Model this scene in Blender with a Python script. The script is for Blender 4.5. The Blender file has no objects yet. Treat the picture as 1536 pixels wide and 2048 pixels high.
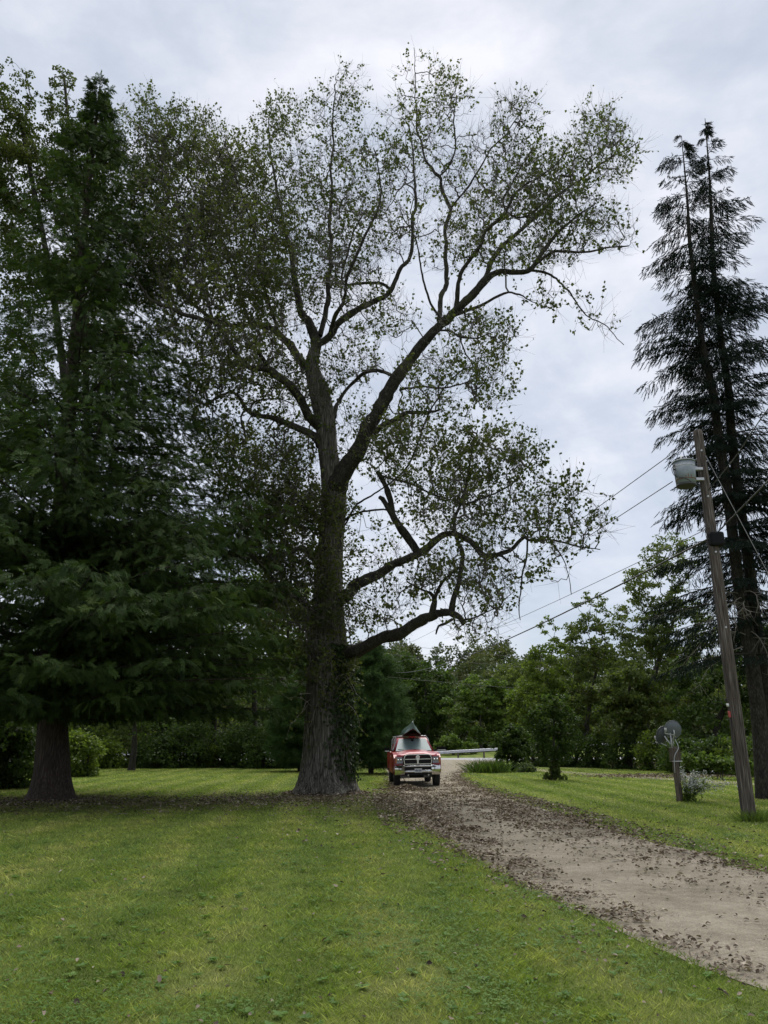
import bpy, bmesh, math, random
import numpy as np
from math import radians as R
from mathutils import Vector, Matrix

random.seed(7)
rng = np.random.default_rng(11)
S = bpy.context.scene
C = S.collection

# ------------------------------------------------------------------ camera
CAM_H, PITCH, FPX = 1.6, R(16.8), 1539.0
cam = bpy.data.cameras.new('camera')
cam_o = bpy.data.objects.new('camera', cam); C.objects.link(cam_o)
cam_o.location = (0, 0, CAM_H)
cam_o.rotation_euler = (R(90) + PITCH, 0, 0)
cam.sensor_fit = 'VERTICAL'; cam.sensor_height = 36.0; cam.lens = 36.0 * FPX / 2048
cam.clip_start = 0.1; cam.clip_end = 3000
S.camera = cam_o

# ------------------------------------------------------------------ world: overcast sky
SUN_EL, SUN_AZ = R(62), R(14)          # azimuth measured from +Y towards +X
W = bpy.data.worlds.new('World'); S.world = W; W.use_nodes = True
nt = W.node_tree; nt.nodes.clear()
def nd(nt, t, **k):
    n = nt.nodes.new(t)
    for a, b in k.items():
        if a.startswith('i_'):
            n.inputs[a[2:].replace('_', ' ')].default_value = b
        else:
            setattr(n, a, b)
    return n
def lk(nt, a, b): nt.links.new(a, b)
out = nd(nt, 'ShaderNodeOutputWorld'); bg = nd(nt, 'ShaderNodeBackground')
bg.inputs['Strength'].default_value = 0.1
sky = nd(nt, 'ShaderNodeTexSky', sky_type='NISHITA', sun_disc=False)
sky.sun_elevation = SUN_EL; sky.sun_rotation = SUN_AZ
tc = nd(nt, 'ShaderNodeTexCoord')
mp = nd(nt, 'ShaderNodeMapping'); mp.inputs['Scale'].default_value = (1.0, 1.0, 2.0); mp.inputs['Rotation'].default_value = (0.15, 0.35, 0.4)
lk(nt, tc.outputs['Generated'], mp.inputs['Vector'])
n1 = nd(nt, 'ShaderNodeTexNoise', noise_dimensions='3D', i_Scale=2.6, i_Detail=8.0, i_Roughness=0.56, i_Distortion=0.35)
n2 = nd(nt, 'ShaderNodeTexNoise', noise_dimensions='3D', i_Scale=6.0, i_Detail=6.0, i_Roughness=0.55, i_Distortion=0.2)
lk(nt, mp.outputs[0], n1.inputs['Vector']); lk(nt, mp.outputs[0], n2.inputs['Vector'])
mxn = nd(nt, 'ShaderNodeMath', operation='MULTIPLY_ADD'); mxn.inputs[1].default_value = 0.35
lk(nt, n2.outputs['Fac'], mxn.inputs[0]); 
sc_ = nd(nt, 'ShaderNodeMath', operation='MULTIPLY'); sc_.inputs[1].default_value = 0.65
lk(nt, n1.outputs['Fac'], sc_.inputs[0]); lk(nt, sc_.outputs[0], mxn.inputs[2])
cr = nd(nt, 'ShaderNodeValToRGB')
e = cr.color_ramp.elements
e[0].position = 0.40; e[0].color = (1.62, 1.83, 2.15, 1)
e[1].position = 0.62; e[1].color = (2.90, 2.92, 3.08, 1)
m = cr.color_ramp.elements.new(0.50); m.color = (2.12, 2.26, 2.55, 1)
lk(nt, mxn.outputs[0], cr.inputs['Fac'])
mix = nd(nt, 'ShaderNodeMixRGB'); mix.inputs['Fac'].default_value = 0.93
lk(nt, sky.outputs[0], mix.inputs[1]); lk(nt, cr.outputs[0], mix.inputs[2])
lk(nt, mix.outputs[0], bg.inputs['Color']); lk(nt, bg.outputs[0], out.inputs['Surface'])

sun = bpy.data.lights.new('sun', 'SUN'); sun.energy = 1.5; sun.angle = R(60); sun.color = (1.0, 0.965, 0.91)
sun_o = bpy.data.objects.new('sun', sun); C.objects.link(sun_o)
sd = Vector((math.sin(SUN_AZ) * math.cos(SUN_EL), math.cos(SUN_AZ) * math.cos(SUN_EL), math.sin(SUN_EL)))
sun_o.rotation_euler = (-sd).to_track_quat('-Z', 'Y').to_euler()
S.view_settings.view_transform = 'Standard'; S.view_settings.look = 'None'
S.view_settings.exposure = 1.60; S.view_settings.gamma = 1; S.view_settings.use_curve_mapping = False
S.render.engine = 'CYCLES'
S.cycles.max_bounces = 5; S.cycles.diffuse_bounces = 3; S.cycles.transmission_bounces = 3; S.cycles.transparent_max_bounces = 6

# ------------------------------------------------------------------ helpers
cp, sp = math.cos(PITCH), math.sin(PITCH)
def ray(u, v):
    return (u - 768.0, FPX * cp - (1024 - v) * sp, FPX * sp + (1024 - v) * cp)
def P(u, v, Y):
    x, y, z = ray(u, v); k = Y / y
    return np.array((x * k, Y, CAM_H + z * k))
def G(u, v):
    x, y, z = ray(u, v); k = -CAM_H / z
    return np.array((x * k, y * k))
def px(w, Y): return w * Y / 1600.0           # width in photo pixels -> metres at distance Y

def nrm(a):
    return a / np.maximum(np.linalg.norm(a, axis=-1, keepdims=True), 1e-9)

def mesh(name, V, faces, mat, parent=None, smooth=False, tint=None, loc=None):
    """V (n,3); faces: list of (m,k) int arrays"""
    V = np.asarray(V, dtype=np.float32)
    if loc is not None: V = V - np.asarray(loc, dtype=np.float32)
    me = bpy.data.meshes.new(name)
    me.vertices.add(len(V)); me.vertices.foreach_set('co', V.ravel())
    li = np.concatenate([np.asarray(f, dtype=np.int32).ravel() for f in faces])
    tot = np.concatenate([np.full(len(f), np.asarray(f).shape[1], dtype=np.int32) for f in faces])
    st = np.concatenate([[0], np.cumsum(tot)[:-1]]).astype(np.int32)
    me.loops.add(len(li)); me.loops.foreach_set('vertex_index', li)
    me.polygons.add(len(tot)); me.polygons.foreach_set('loop_start', st); me.polygons.foreach_set('loop_total', tot)
    if smooth: me.polygons.foreach_set('use_smooth', np.ones(len(tot), dtype=bool))
    if tint is not None:
        a = me.attributes.new('tint', 'FLOAT', 'POINT'); a.data.foreach_set('value', np.asarray(tint, dtype=np.float32))
    me.update(calc_edges=True)
    if mat is not None: me.materials.append(mat)
    o = bpy.data.objects.new(name, me); C.objects.link(o)
    if loc is not None: o.location = tuple(float(c) for c in loc)
    if parent is not None:
        o.parent = parent
        if loc is None: o.matrix_parent_inverse = Matrix.Translation(parent.location).inverted()
    return o

def tag(o, label=None, cat=None, group=None, kind=None):
    if label: o['label'] = label
    if cat: o['category'] = cat
    if group: o['group'] = group
    if kind: o['kind'] = kind
    return o
def empty(name, loc, label=None, cat=None, group=None, rz=0):
    o = bpy.data.objects.new(name, None); C.objects.link(o)
    o.location = tuple(float(c) for c in loc); o.rotation_euler = (0, 0, rz); o.empty_display_size = 0.2
    return tag(o, label, cat, group)

class Acc:
    """collects geometry"""
    def __init__(s): s.V = []; s.F = {}; s.T = []; s.n = 0
    def add(s, V, F, T=None):
        V = np.asarray(V, dtype=np.float64).reshape(-1, 3)
        F = np.asarray(F)
        s.F.setdefault(F.shape[1], []).append(F + s.n)
        s.V.append(V); s.T.append(np.full(len(V), 0.5) if T is None else np.asarray(T)); s.n += len(V)
    def build(s, name, mat, parent=None, smooth=False, loc=None):
        return mesh(name, np.concatenate(s.V), [np.concatenate(f) for f in s.F.values()], mat, parent, smooth, np.concatenate(s.T), loc)

def catmull(pts, step):
    pts = np.asarray(pts, dtype=float)
    if len(pts) == 2:
        n = max(2, int(np.linalg.norm(pts[1, :3] - pts[0, :3]) / step) + 1)
        t = np.linspace(0, 1, n)[:, None]; return pts[0] * (1 - t) + pts[1] * t
    Q = np.vstack([2 * pts[0] - pts[1], pts, 2 * pts[-1] - pts[-2]])
    outp = []
    for i in range(1, len(Q) - 2):
        p0, p1, p2, p3 = Q[i - 1], Q[i], Q[i + 1], Q[i + 2]
        n = max(2, int(np.linalg.norm(p2[:3] - p1[:3]) / step) + 1)
        t = np.linspace(0, 1, n, endpoint=False)[:, None]
        outp.append(0.5 * ((2 * p1) + (-p0 + p2) * t + (2 * p0 - 5 * p1 + 4 * p2 - p3) * t ** 2 + (-p0 + 3 * p1 - 3 * p2 + p3) * t ** 3))
    outp.append(pts[-1:])
    return np.vstack(outp)

def tube(path, rad, nseg=8, ridge=0.0, ridges=9, seed=0, cap=True, wob=0.0):
    """path (n,3), rad (n,) -> V, quads"""
    path = np.asarray(path, float); rad = np.asarray(rad, float); n = len(path)
    T = nrm(np.gradient(path, axis=0))
    ref = np.array((0, 1.0, 0)) if abs(T[0][1]) < 0.9 else np.array((1.0, 0, 0))
    U = np.zeros_like(path); u = ref - T[0] * ref.dot(T[0]); u /= np.linalg.norm(u)
    for i in range(n):
        u = u - T[i] * u.dot(T[i]); u /= max(np.linalg.norm(u), 1e-9); U[i] = u
    Bn = np.cross(T, U)
    a = np.linspace(0, 2 * np.pi, nseg, endpoint=False)
    rr = np.repeat(rad[:, None], nseg, 1)
    rs = np.random.RandomState(seed)
    if ridge > 0:
        L = np.concatenate([[0], np.cumsum(np.linalg.norm(np.diff(path, axis=0), axis=1))])
        f = np.zeros((n, nseg))
        for k in range(5):
            m_ = int(ridges * (0.7 + 0.35 * k)); ph = rs.rand() * 6.28
            drift = np.sin(L * (0.6 + 0.5 * k) + rs.rand() * 6) * (0.5 + .3 * k) + np.sin(L * (2.1 + k) + rs.rand() * 6) * .35
            f += np.abs(np.sin(m_ * a[None, :] / 2 + ph + drift[:, None])) / 5
        f += rs.rand(n, nseg) * 0.25
        rr = rr * (1 + ridge * (f - 0.65))
    if wob > 0:
        L = np.concatenate([[0], np.cumsum(np.linalg.norm(np.diff(path, axis=0), axis=1))])
        rr = rr * (1 + wob * np.sin(a[None, :] * 2 + L[:, None] * 1.3 + rs.rand() * 6) + wob * .7 * np.sin(a[None, :] * 3 - L[:, None] * 2.3))
    V = path[:, None, :] + rr[..., None] * (np.cos(a)[None, :, None] * U[:, None, :] + np.sin(a)[None, :, None] * Bn[:, None, :])
    V = V.reshape(-1, 3)
    i = np.arange(n - 1)[:, None] * nseg; j = np.arange(nseg)[None, :]; jn = (j + 1) % nseg
    F = np.stack([i + j, i + jn, i + nseg + jn, i + nseg + j], -1).reshape(-1, 4)
    if cap:
        c = np.array([[ (n - 1) * nseg + k, (n - 1) * nseg + (k + 1) % nseg, n * nseg, n * nseg] for k in range(nseg)])
        V = np.vstack([V, path[-1:] + T[-1] * rad[-1] * .4])
        c = c[:, :3]
        return V, F, c
    return V, F, None
def acc_tube(A, *a, tint=0.5, **k):
    V, F, c = tube(*a, **k)
    n0 = A.n
    A.add(V, F, np.full(len(V), tint))
    if c is not None: A.F.setdefault(3, []).append(c + n0)

def prisms(A_, B_, ra, rb, k=3):
    """independent k-sided tubes for every edge"""
    A_, B_ = np.asarray(A_), np.asarray(B_)
    d = nrm(B_ - A_); ref = np.where(np.abs(d[:, 2:3]) < 0.9, np.array([[0, 0, 1.0]]), np.array([[1.0, 0, 0]]))
    u = nrm(np.cross(d, ref)); w = np.cross(d, u)
    a = np.arange(k) * 2 * np.pi / k
    ring = np.cos(a)[None, :, None] * u[:, None] + np.sin(a)[None, :, None] * w[:, None]
    V = np.concatenate([A_[:, None] + ring * np.asarray(ra)[:, None, None], B_[:, None] + ring * np.asarray(rb)[:, None, None]], 1)
    n = len(A_); base = np.arange(n)[:, None, None] * 2 * k
    j = np.arange(k); f = np.stack([j, (j + 1) % k, k + (j + 1) % k, k + j], -1)[None]
    return V.reshape(-1, 3), (base + f).reshape(-1, 4)

def basis(d, up=None, roll=None):
    d = nrm(d); up = np.tile(np.array([[0, 0, 1.0]]), (len(d), 1)) if up is None else up
    y = np.cross(up, d); bad = np.linalg.norm(y, axis=1) < 1e-3; y[bad] = (1, 0, 0); y = nrm(y)
    z = np.cross(d, y)
    if roll is not None:
        c, s = np.cos(roll)[:, None], np.sin(roll)[:, None]
        y, z = y * c + z * s, z * c - y * s
    return np.stack([d, y, z], 2)           # columns
def stamp(pv, pf, pos, Rm, sc):
    """instance a prototype as real geometry"""
    sc = np.asarray(sc)
    if sc.ndim == 1: sc = sc[:, None]
    V = np.einsum('nij,nkj->nki', Rm, pv[None] * sc[:, None, :]) + pos[:, None]
    F = pf[None] + (np.arange(len(pos)) * len(pv))[:, None, None]
    return V.reshape(-1, 3), F.reshape(-1, pf.shape[1])
def rdir(n, zs=1.0, zb=0.0):
    d = rng.normal(size=(n, 3)); d[:, 2] = d[:, 2] * zs + zb
    return nrm(d)
def inball(n): return rdir(n) * rng.random((n, 1)) ** (1 / 3)

_vt = np.random.RandomState(123).rand(256, 256)
def vnoise(x, y, f=1.0):
    x = np.asarray(x) * f + 57.3; y = np.asarray(y) * f + 91.7; xi = np.floor(x).astype(int); yi = np.floor(y).astype(int); fx = x - xi; fy = y - yi
    fx = fx * fx * (3 - 2 * fx); fy = fy * fy * (3 - 2 * fy); g = lambda a, b: _vt[a % 256, b % 256]
    return (g(xi, yi) * (1 - fx) + g(xi + 1, yi) * fx) * (1 - fy) + (g(xi, yi + 1) * (1 - fx) + g(xi + 1, yi + 1) * fx) * fy
def fnoise(x, y, f=1.0): return vnoise(x, y, f) * .5 + vnoise(x + 13.1, y + 7.7, f * 2.1) * .3 + vnoise(x + 3.3, y + 1.9, f * 4.3) * .2

# leaf prototypes (x along the leaf, y across, z normal)
KITE_V = np.array([(0, 0, 0), (.38, .46, .10), (1, 0, 0), (.38, -.46, .10)], float); KITE_F = np.array([(0, 3, 2), (0, 2, 1)])
OVAL_V = np.array([(0, 0, 0), (.35, .30, .06), (.75, .22, .02), (1, 0, -.05), (.75, -.22, .02), (.35, -.30, .06)], float)
OVAL_F = np.array([(0, 5, 4), (0, 4, 3), (0, 3, 2), (0, 2, 1)])
def make_spray(nl=7, w=.062, ang=42, ln=.40, droop=.25, seed=3):
    rs = np.random.RandomState(seed); V = []; F = []
    def leaflet(p, a, l, ww):
        d = np.array((math.cos(a), math.sin(a), 0)); s_ = np.array((-d[1], d[0], 0)); k = len(V)
        for q in (p, p + d * l * .45 + s_ * ww, p + d * l, p + d * l * .45 - s_ * ww): V.append(q)
        F.append((k, k + 1, k + 2)); F.append((k, k + 2, k + 3))
    for i in range(nl):
        t = .08 + .8 * i / nl; l = ln * (1 - .6 * t) * (0.8 + .4 * rs.rand())
        for s_ in (-1, 1):
            leaflet(np.array((t, 0, 0)), s_ * R(ang + rs.uniform(-8, 8)), l * (.9 + .2 * rs.rand()), w * .55)
    leaflet(np.array((0, 0, 0)), 0, 1.0, w * .35); leaflet(np.array((.5, 0, 0)), .1, .55, w * .5)
    V = np.array(V, float); V[:, 2] += -droop * (V[:, 0] ** 2) - .2 * np.abs(V[:, 1]) ** 1.5 + rs.uniform(-.02, .02, len(V))
    return V, np.array(F)
SPRAY_V, SPRAY_F = make_spray()
def make_brush(n=9, seed=5):
    rs = np.random.RandomState(seed); V = []; F = []
    for i in range(n):
        t = i / (n - 1); base = np.array((t * .8, 0, 0)); az = rs.rand() * 6.28
        side = np.array((0, math.cos(az), math.sin(az)))
        tip = base + np.array((.28, 0, 0)) + side * (.16 * (1 - .4 * t)); perp = np.cross(np.array((1, 0, 0)), side) * .035
        k = len(V); V += [base - perp, base + perp, tip]; F.append((k, k + 1, k + 2))
    k = len(V); V += [(0, -.035, 0), (0, .035, 0), (1.05, 0, 0), (0, 0, -.035), (0, 0, .035)]
    F += [(k, k + 1, k + 2), (k + 3, k + 4, k + 2)]
    return np.array(V, float), np.array(F)
BRUSH_V, BRUSH_F = make_brush()
TUFT_V = []; TUFT_F = []
_rs = np.random.RandomState(9)
for i in range(11):
    d_ = _rs.normal(size=3); d_[0] = abs(d_[0]) + .35; d_ /= np.linalg.norm(d_)
    p_ = np.cross(d_, _rs.normal(size=3)); p_ = p_ / np.linalg.norm(p_) * .035
    k_ = len(TUFT_V); TUFT_V += [-p_, p_, d_]; TUFT_F.append((k_, k_ + 1, k_ + 2))
TUFT_V = np.array(TUFT_V); TUFT_F = np.array(TUFT_F)

# ------------------------------------------------------------------ materials
def newmat(name):
    m = bpy.data.materials.new(name); m.use_nodes = True; nt = m.node_tree; nt.nodes.clear()
    o = nd(nt, 'ShaderNodeOutputMaterial'); return m, nt, o
def ramp(nt, fac, stops):
    r = nd(nt, 'ShaderNodeValToRGB'); els = r.color_ramp.elements
    els[0].position, els[0].color = stops[0][0], (*stops[0][1], 1)
    els[1].position, els[1].color = stops[-1][0], (*stops[-1][1], 1)
    for p_, c_ in stops[1:-1]:
        q = els.new(p_); q.color = (*c_, 1)
    lk(nt, fac, r.inputs['Fac']); return r.outputs[0]
def noise(nt, scale, detail=4, rough=.55, vec=None, dist=0, dim='3D'):
    n = nd(nt, 'ShaderNodeTexNoise', noise_dimensions=dim, i_Scale=scale, i_Detail=detail, i_Roughness=rough, i_Distortion=dist)
    if vec is None:
        g = nd(nt, 'ShaderNodeNewGeometry'); vec = g.outputs['Position']
    lk(nt, vec, n.inputs['Vector']); return n.outputs['Fac']
def mth(nt, op, a, b=None, clamp=False):
    n = nd(nt, 'ShaderNodeMath', operation=op, use_clamp=clamp)
    for i, q in enumerate((a, b)):
        if q is None: continue
        if isinstance(q, (int, float)): n.inputs[i].default_value = q
        else: lk(nt, q, n.inputs[i])
    return n.outputs[0]
def mixc(nt, f, a, b, mode='MIX'):
    n = nd(nt, 'ShaderNodeMixRGB', blend_type=mode)
    for i, q in enumerate((f, a, b)):
        if isinstance(q, (int, float)): n.inputs[i].default_value = q
        elif isinstance(q, tuple): n.inputs[i].default_value = (*q, 1)
        else: lk(nt, q, n.inputs[i])
    return n.outputs[0]
def bump(nt, h, strength=.5, dist=.02):
    b = nd(nt, 'ShaderNodeBump'); b.inputs['Strength'].default_value = strength; b.inputs['Distance'].default_value = dist
    lk(nt, h, b.inputs['Height']); return b.outputs[0]
def mapped(nt, scale, src='Position'):
    g = nd(nt, 'ShaderNodeNewGeometry') if src == 'Position' else nd(nt, 'ShaderNodeTexCoord')
    m_ = nd(nt, 'ShaderNodeMapping'); m_.inputs['Scale'].default_value = scale
    lk(nt, g.outputs[src], m_.inputs['Vector']); return m_.outputs[0]

def leaf_mat(name, stops, trans=.35, rough=.55, var=.5, nscale=.6, spec=.12):
    """foliage: colour per leaf from the tint attribute, plus a slow drift of hue through the crown"""
    m, nt, o = newmat(name)
    at = nd(nt, 'ShaderNodeAttribute', attribute_name='tint')
    f = mth(nt, 'ADD', mth(nt, 'MULTIPLY', at.outputs['Fac'], 1 - var * .5), mth(nt, 'MULTIPLY', mth(nt, 'SUBTRACT', noise(nt, nscale, 2), .5), var), True)
    col = ramp(nt, f, stops)
    p = nd(nt, 'ShaderNodeBsdfPrincipled', i_Roughness=rough); p.inputs['Specular IOR Level'].default_value = spec
    lk(nt, col, p.inputs['Base Color'])
    t = nd(nt, 'ShaderNodeBsdfTranslucent')
    lk(nt, mixc(nt, 1.0, col, (1.25, 1.35, .65), 'MULTIPLY'), t.inputs['Color'])
    mx = nd(nt, 'ShaderNodeMixShader'); mx.inputs[0].default_value = trans
    lk(nt, p.outputs[0], mx.inputs[1]); lk(nt, t.outputs[0], mx.inputs[2]); lk(nt, mx.outputs[0], o.inputs['Surface'])
    return m
def simple(name, col, rough=.6, metal=0, spec=.5, coat=0, var=0.0, nscale=8, bmp=0):
    m, nt, o = newmat(name)
    p = nd(nt, 'ShaderNodeBsdfPrincipled', i_Roughness=rough, i_Metallic=metal)
    p.inputs['Specular IOR Level'].default_value = spec; p.inputs['Coat Weight'].default_value = coat; p.inputs['Coat Roughness'].default_value = .05
    if var > 0:
        f = noise(nt, nscale, 5)
        a = tuple(c * (1 - var) for c in col); b = tuple(min(1, c * (1 + var)) for c in col)
        lk(nt, ramp(nt, f, [(.3, a), (.7, b)]), p.inputs['Base Color'])
        if bmp: lk(nt, bump(nt, noise(nt, nscale * 3, 5), bmp, .01), p.inputs['Normal'])
    else: p.inputs['Base Color'].default_value = (*col, 1)
    lk(nt, p.outputs[0], o.inputs['Surface']); return m
def bark_mat(name, dark, mid, light, sc=(9, 9, 1.2), bs=.9, bd=.03, moss=None):
    m, nt, o = newmat(name)
    v = mapped(nt, sc)
    a = noise(nt, 1.0, 6, .6, v, .6); b = noise(nt, 3.1, 5, .6, v)
    vo = nd(nt, 'ShaderNodeTexVoronoi', feature='DISTANCE_TO_EDGE', i_Scale=1.6); lk(nt, v, vo.inputs['Vector'])
    h = mth(nt, 'ADD', mth(nt, 'MULTIPLY', a, .6), mth(nt, 'ADD', mth(nt, 'MULTIPLY', b, .3), mth(nt, 'MULTIPLY', vo.outputs['Distance'], .6)))
    col = ramp(nt, h, [(.38, dark), (.60, mid), (.85, light)])
    if moss:
        mm = ramp(nt, noise(nt, 1.3, 4), [(.52, (0, 0, 0)), (.68, (.6, .6, .6))])
        col = mixc(nt, mm, col, moss)
    p = nd(nt, 'ShaderNodeBsdfPrincipled', i_Roughness=.92); p.inputs['Specular IOR Level'].default_value = .15
    lk(nt, col, p.inputs['Base Color']); lk(nt, bump(nt, h, bs, bd), p.inputs['Normal'])
    lk(nt, p.outputs[0], o.inputs['Surface']); return m

M = {}
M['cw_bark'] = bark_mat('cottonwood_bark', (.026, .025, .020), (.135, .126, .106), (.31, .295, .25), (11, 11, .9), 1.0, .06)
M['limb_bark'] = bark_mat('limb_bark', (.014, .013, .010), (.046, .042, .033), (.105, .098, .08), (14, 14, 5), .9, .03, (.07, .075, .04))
M['twig'] = simple('twig_bark', (.085, .075, .062), .9, var=.4, nscale=2)
M['twig_pale'] = simple('twig_pale', (.20, .18, .15), .9, var=.3, nscale=2)
M['cedar_bark'] = bark_mat('cedar_bark', (.022, .017, .014), (.062, .048, .040), (.115, .095, .082), (16, 16, .7), .9, .03)
M['dark_bark'] = bark_mat('dark_bark', (.016, .014, .012), (.045, .04, .034), (.09, .08, .07), (12, 12, 4), .8, .02)
M['grey_bark'] = bark_mat('grey_bark', (.035, .032, .028), (.09, .083, .073), (.17, .16, .145), (9, 9, 3), .7, .02)
M['cw_leaf'] = leaf_mat('cottonwood_leaf', [(0, (.030, .046, .014)), (.35, (.072, .092, .026)), (.75, (.14, .155, .050)), (1, (.24, .225, .09))], .38, .5, .7, .35)
M['cedar_leaf'] = leaf_mat('cedar_leaf', [(0, (.020, .036, .012)), (.5, (.056, .092, .024)), (.85, (.12, .155, .040)), (1, (.11, .085, .035))], .28, .6, .8, .5)
M['spruce_leaf'] = leaf_mat('spruce_needles', [(0, (.008, .016, .012)), (.5, (.018, .032, .020)), (1, (.035, .052, .028))], .08, .6, .6, .8)
M['pine_leaf'] = leaf_mat('pine_needles', [(0, (.028, .058, .018)), (.5, (.065, .115, .035)), (1, (.12, .19, .055))], .2, .6, .7, .9)
M['oak_leaf'] = leaf_mat('dark_leaf', [(0, (.030, .052, .016)), (.5, (.066, .105, .028)), (1, (.14, .18, .05))], .42, .5, .8, .4)
M['olive_leaf'] = leaf_mat('olive_leaf', [(0, (.050, .072, .024)), (.5, (.115, .145, .044)), (1, (.22, .235, .085))], .45, .5, .8, .4)
M['maple_leaf'] = leaf_mat('maple_leaf', [(0, (.05, .08, .016)), (.5, (.12, .165, .034)), (1, (.22, .245, .06))], .45, .5, .8, .5)
M['bright_leaf'] = leaf_mat('bright_leaf', [(0, (.055, .092, .022)), (.5, (.11, .162, .036)), (1, (.19, .25, .06))], .4, .5, .6, .3)
M['pale_leaf'] = leaf_mat('pale_leaf', [(0, (.05, .075, .035)), (.5, (.10, .13, .060)), (1, (.19, .21, .11))], .35, .5, .6, .5)
M['ivy_leaf'] = leaf_mat('ivy_leaf', [(0, (.014, .026, .008)), (.6, (.032, .054, .015)), (1, (.075, .10, .028))], .12, .35, .5, 2)
M['forest_leaf'] = leaf_mat('forest_leaf', [(0, (.038, .056, .024)), (.4, (.090, .110, .040)), (.75, (.145, .135, .052)), (1, (.21, .17, .07))], .25, .6, 1.0, .035)

def lawn_color(nt):
    g = nd(nt, 'ShaderNodeNewGeometry'); pos = g.outputs['Position']
    big = noise(nt, .22, 3, .5, pos); med = noise(nt, 1.3, 4, .6, pos); fine = noise(nt, 9, 4, .6, pos)
    sep = nd(nt, 'ShaderNodeSeparateXYZ'); lk(nt, pos, sep.inputs[0])
    # passes of the mower run away from the camera: grass laid over both ways
    wob = mth(nt, 'MULTIPLY', mth(nt, 'SUBTRACT', noise(nt, .18, 2, .5, pos), .5), 1.6)
    xx = mth(nt, 'ADD', mth(nt, 'MULTIPLY', sep.outputs[0], 4.1), mth(nt, 'MULTIPLY', wob, 3.0))
    xx = mth(nt, 'ADD', xx, mth(nt, 'MULTIPLY', sep.outputs[1], .22))
    stripe = mth(nt, 'MULTIPLY', mth(nt, 'SINE', xx), .5)
    f = mth(nt, 'ADD', mth(nt, 'MULTIPLY', big, .35), mth(nt, 'ADD', mth(nt, 'MULTIPLY', med, .5), mth(nt, 'MULTIPLY', fine, .25)))
    f = mth(nt, 'ADD', f, mth(nt, 'MULTIPLY', stripe, .15))
    col = ramp(nt, f, [(.36, (.082, .122, .022)), (.47, (.142, .196, .036)), (.57, (.190, .238, .052)), (.70, (.27, .285, .090))])
    return col, pos, med, fine
# leafy/bare area under the trees
def litter_mask(nt, pos, k=1.0):
    sep = nd(nt, 'ShaderNodeSeparateXYZ'); lk(nt, pos, sep.inputs[0])
    tot = None
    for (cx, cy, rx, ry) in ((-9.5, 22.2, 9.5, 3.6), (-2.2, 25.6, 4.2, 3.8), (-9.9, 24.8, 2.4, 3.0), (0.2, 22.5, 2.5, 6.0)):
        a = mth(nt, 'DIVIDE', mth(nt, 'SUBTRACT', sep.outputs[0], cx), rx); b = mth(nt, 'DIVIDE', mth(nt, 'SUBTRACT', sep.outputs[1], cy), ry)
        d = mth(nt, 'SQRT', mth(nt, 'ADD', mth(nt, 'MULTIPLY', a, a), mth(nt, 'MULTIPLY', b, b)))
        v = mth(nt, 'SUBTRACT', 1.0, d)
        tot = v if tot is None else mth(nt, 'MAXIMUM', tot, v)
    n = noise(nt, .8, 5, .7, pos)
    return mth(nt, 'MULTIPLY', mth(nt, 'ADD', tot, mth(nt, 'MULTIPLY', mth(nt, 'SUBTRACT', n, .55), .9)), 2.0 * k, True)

m, nt, o = newmat('lawn'); M['lawn'] = m
col, pos, med, fine = lawn_color(nt)
vf = noise(nt, 55, 3, .7, pos)
col = mixc(nt, .55, col, ramp(nt, vf, [(.3, (.025, .038, .012)), (.7, (.16, .19, .065))]), 'MIX')
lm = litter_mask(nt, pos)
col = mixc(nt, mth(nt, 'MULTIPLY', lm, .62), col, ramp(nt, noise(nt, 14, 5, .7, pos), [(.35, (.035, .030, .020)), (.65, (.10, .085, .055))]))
p = nd(nt, 'ShaderNodeBsdfPrincipled', i_Roughness=.95); p.inputs['Specular IOR Level'].default_value = .05
lk(nt, col, p.inputs['Base Color']); lk(nt, bump(nt, noise(nt, 30, 5, .7, pos), 1.0, .05), p.inputs['Normal']); lk(nt, p.outputs[0], o.inputs['Surface'])

m, nt, o = newmat('grass_blade'); M['blade'] = m
col, pos, med, fine = lawn_color(nt)
at = nd(nt, 'ShaderNodeAttribute', attribute_name='tint')
tv = ramp(nt, at.outputs['Fac'], [(0, (.28, .34, .22)), (.45, (1.0, 1.0, 1.0)), (.8, (1.6, 1.5, 1.3)), (1, (2.3, 2.05, 2.1))])
col = mixc(nt, 1.0, col, tv, 'MULTIPLY')
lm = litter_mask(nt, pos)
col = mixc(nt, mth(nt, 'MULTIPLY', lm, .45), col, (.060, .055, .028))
p = nd(nt, 'ShaderNodeBsdfPrincipled', i_Roughness=.6); p.inputs['Specular IOR Level'].default_value = .2
lk(nt, col, p.inputs['Base Color'])
t = nd(nt, 'ShaderNodeBsdfTranslucent'); lk(nt, mixc(nt, 1.0, col, (1.1, 1.3, .7), 'MULTIPLY'), t.inputs['Color'])
mx = nd(nt, 'ShaderNodeMixShader'); mx.inputs[0].default_value = .35
lk(nt, p.outputs[0], mx.inputs[1]); lk(nt, t.outputs[0], mx.inputs[2]); lk(nt, mx.outputs[0], o.inputs['Surface'])

M['clover'] = leaf_mat('clover_leaf', [(0, (.06, .12, .025)), (.5, (.10, .18, .038)), (1, (.19, .27, .09))], .3, .5, .5, 1.0)
M['dead_leaf'] = leaf_mat('dead_leaf', [(0, (.035, .025, .018)), (.30, (.125, .094, .070)), (.60, (.25, .205, .160)), (.85, (.40, .345, .28)), (1, (.52, .47, .40))], .10, .7, .3, 1.0)

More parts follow.
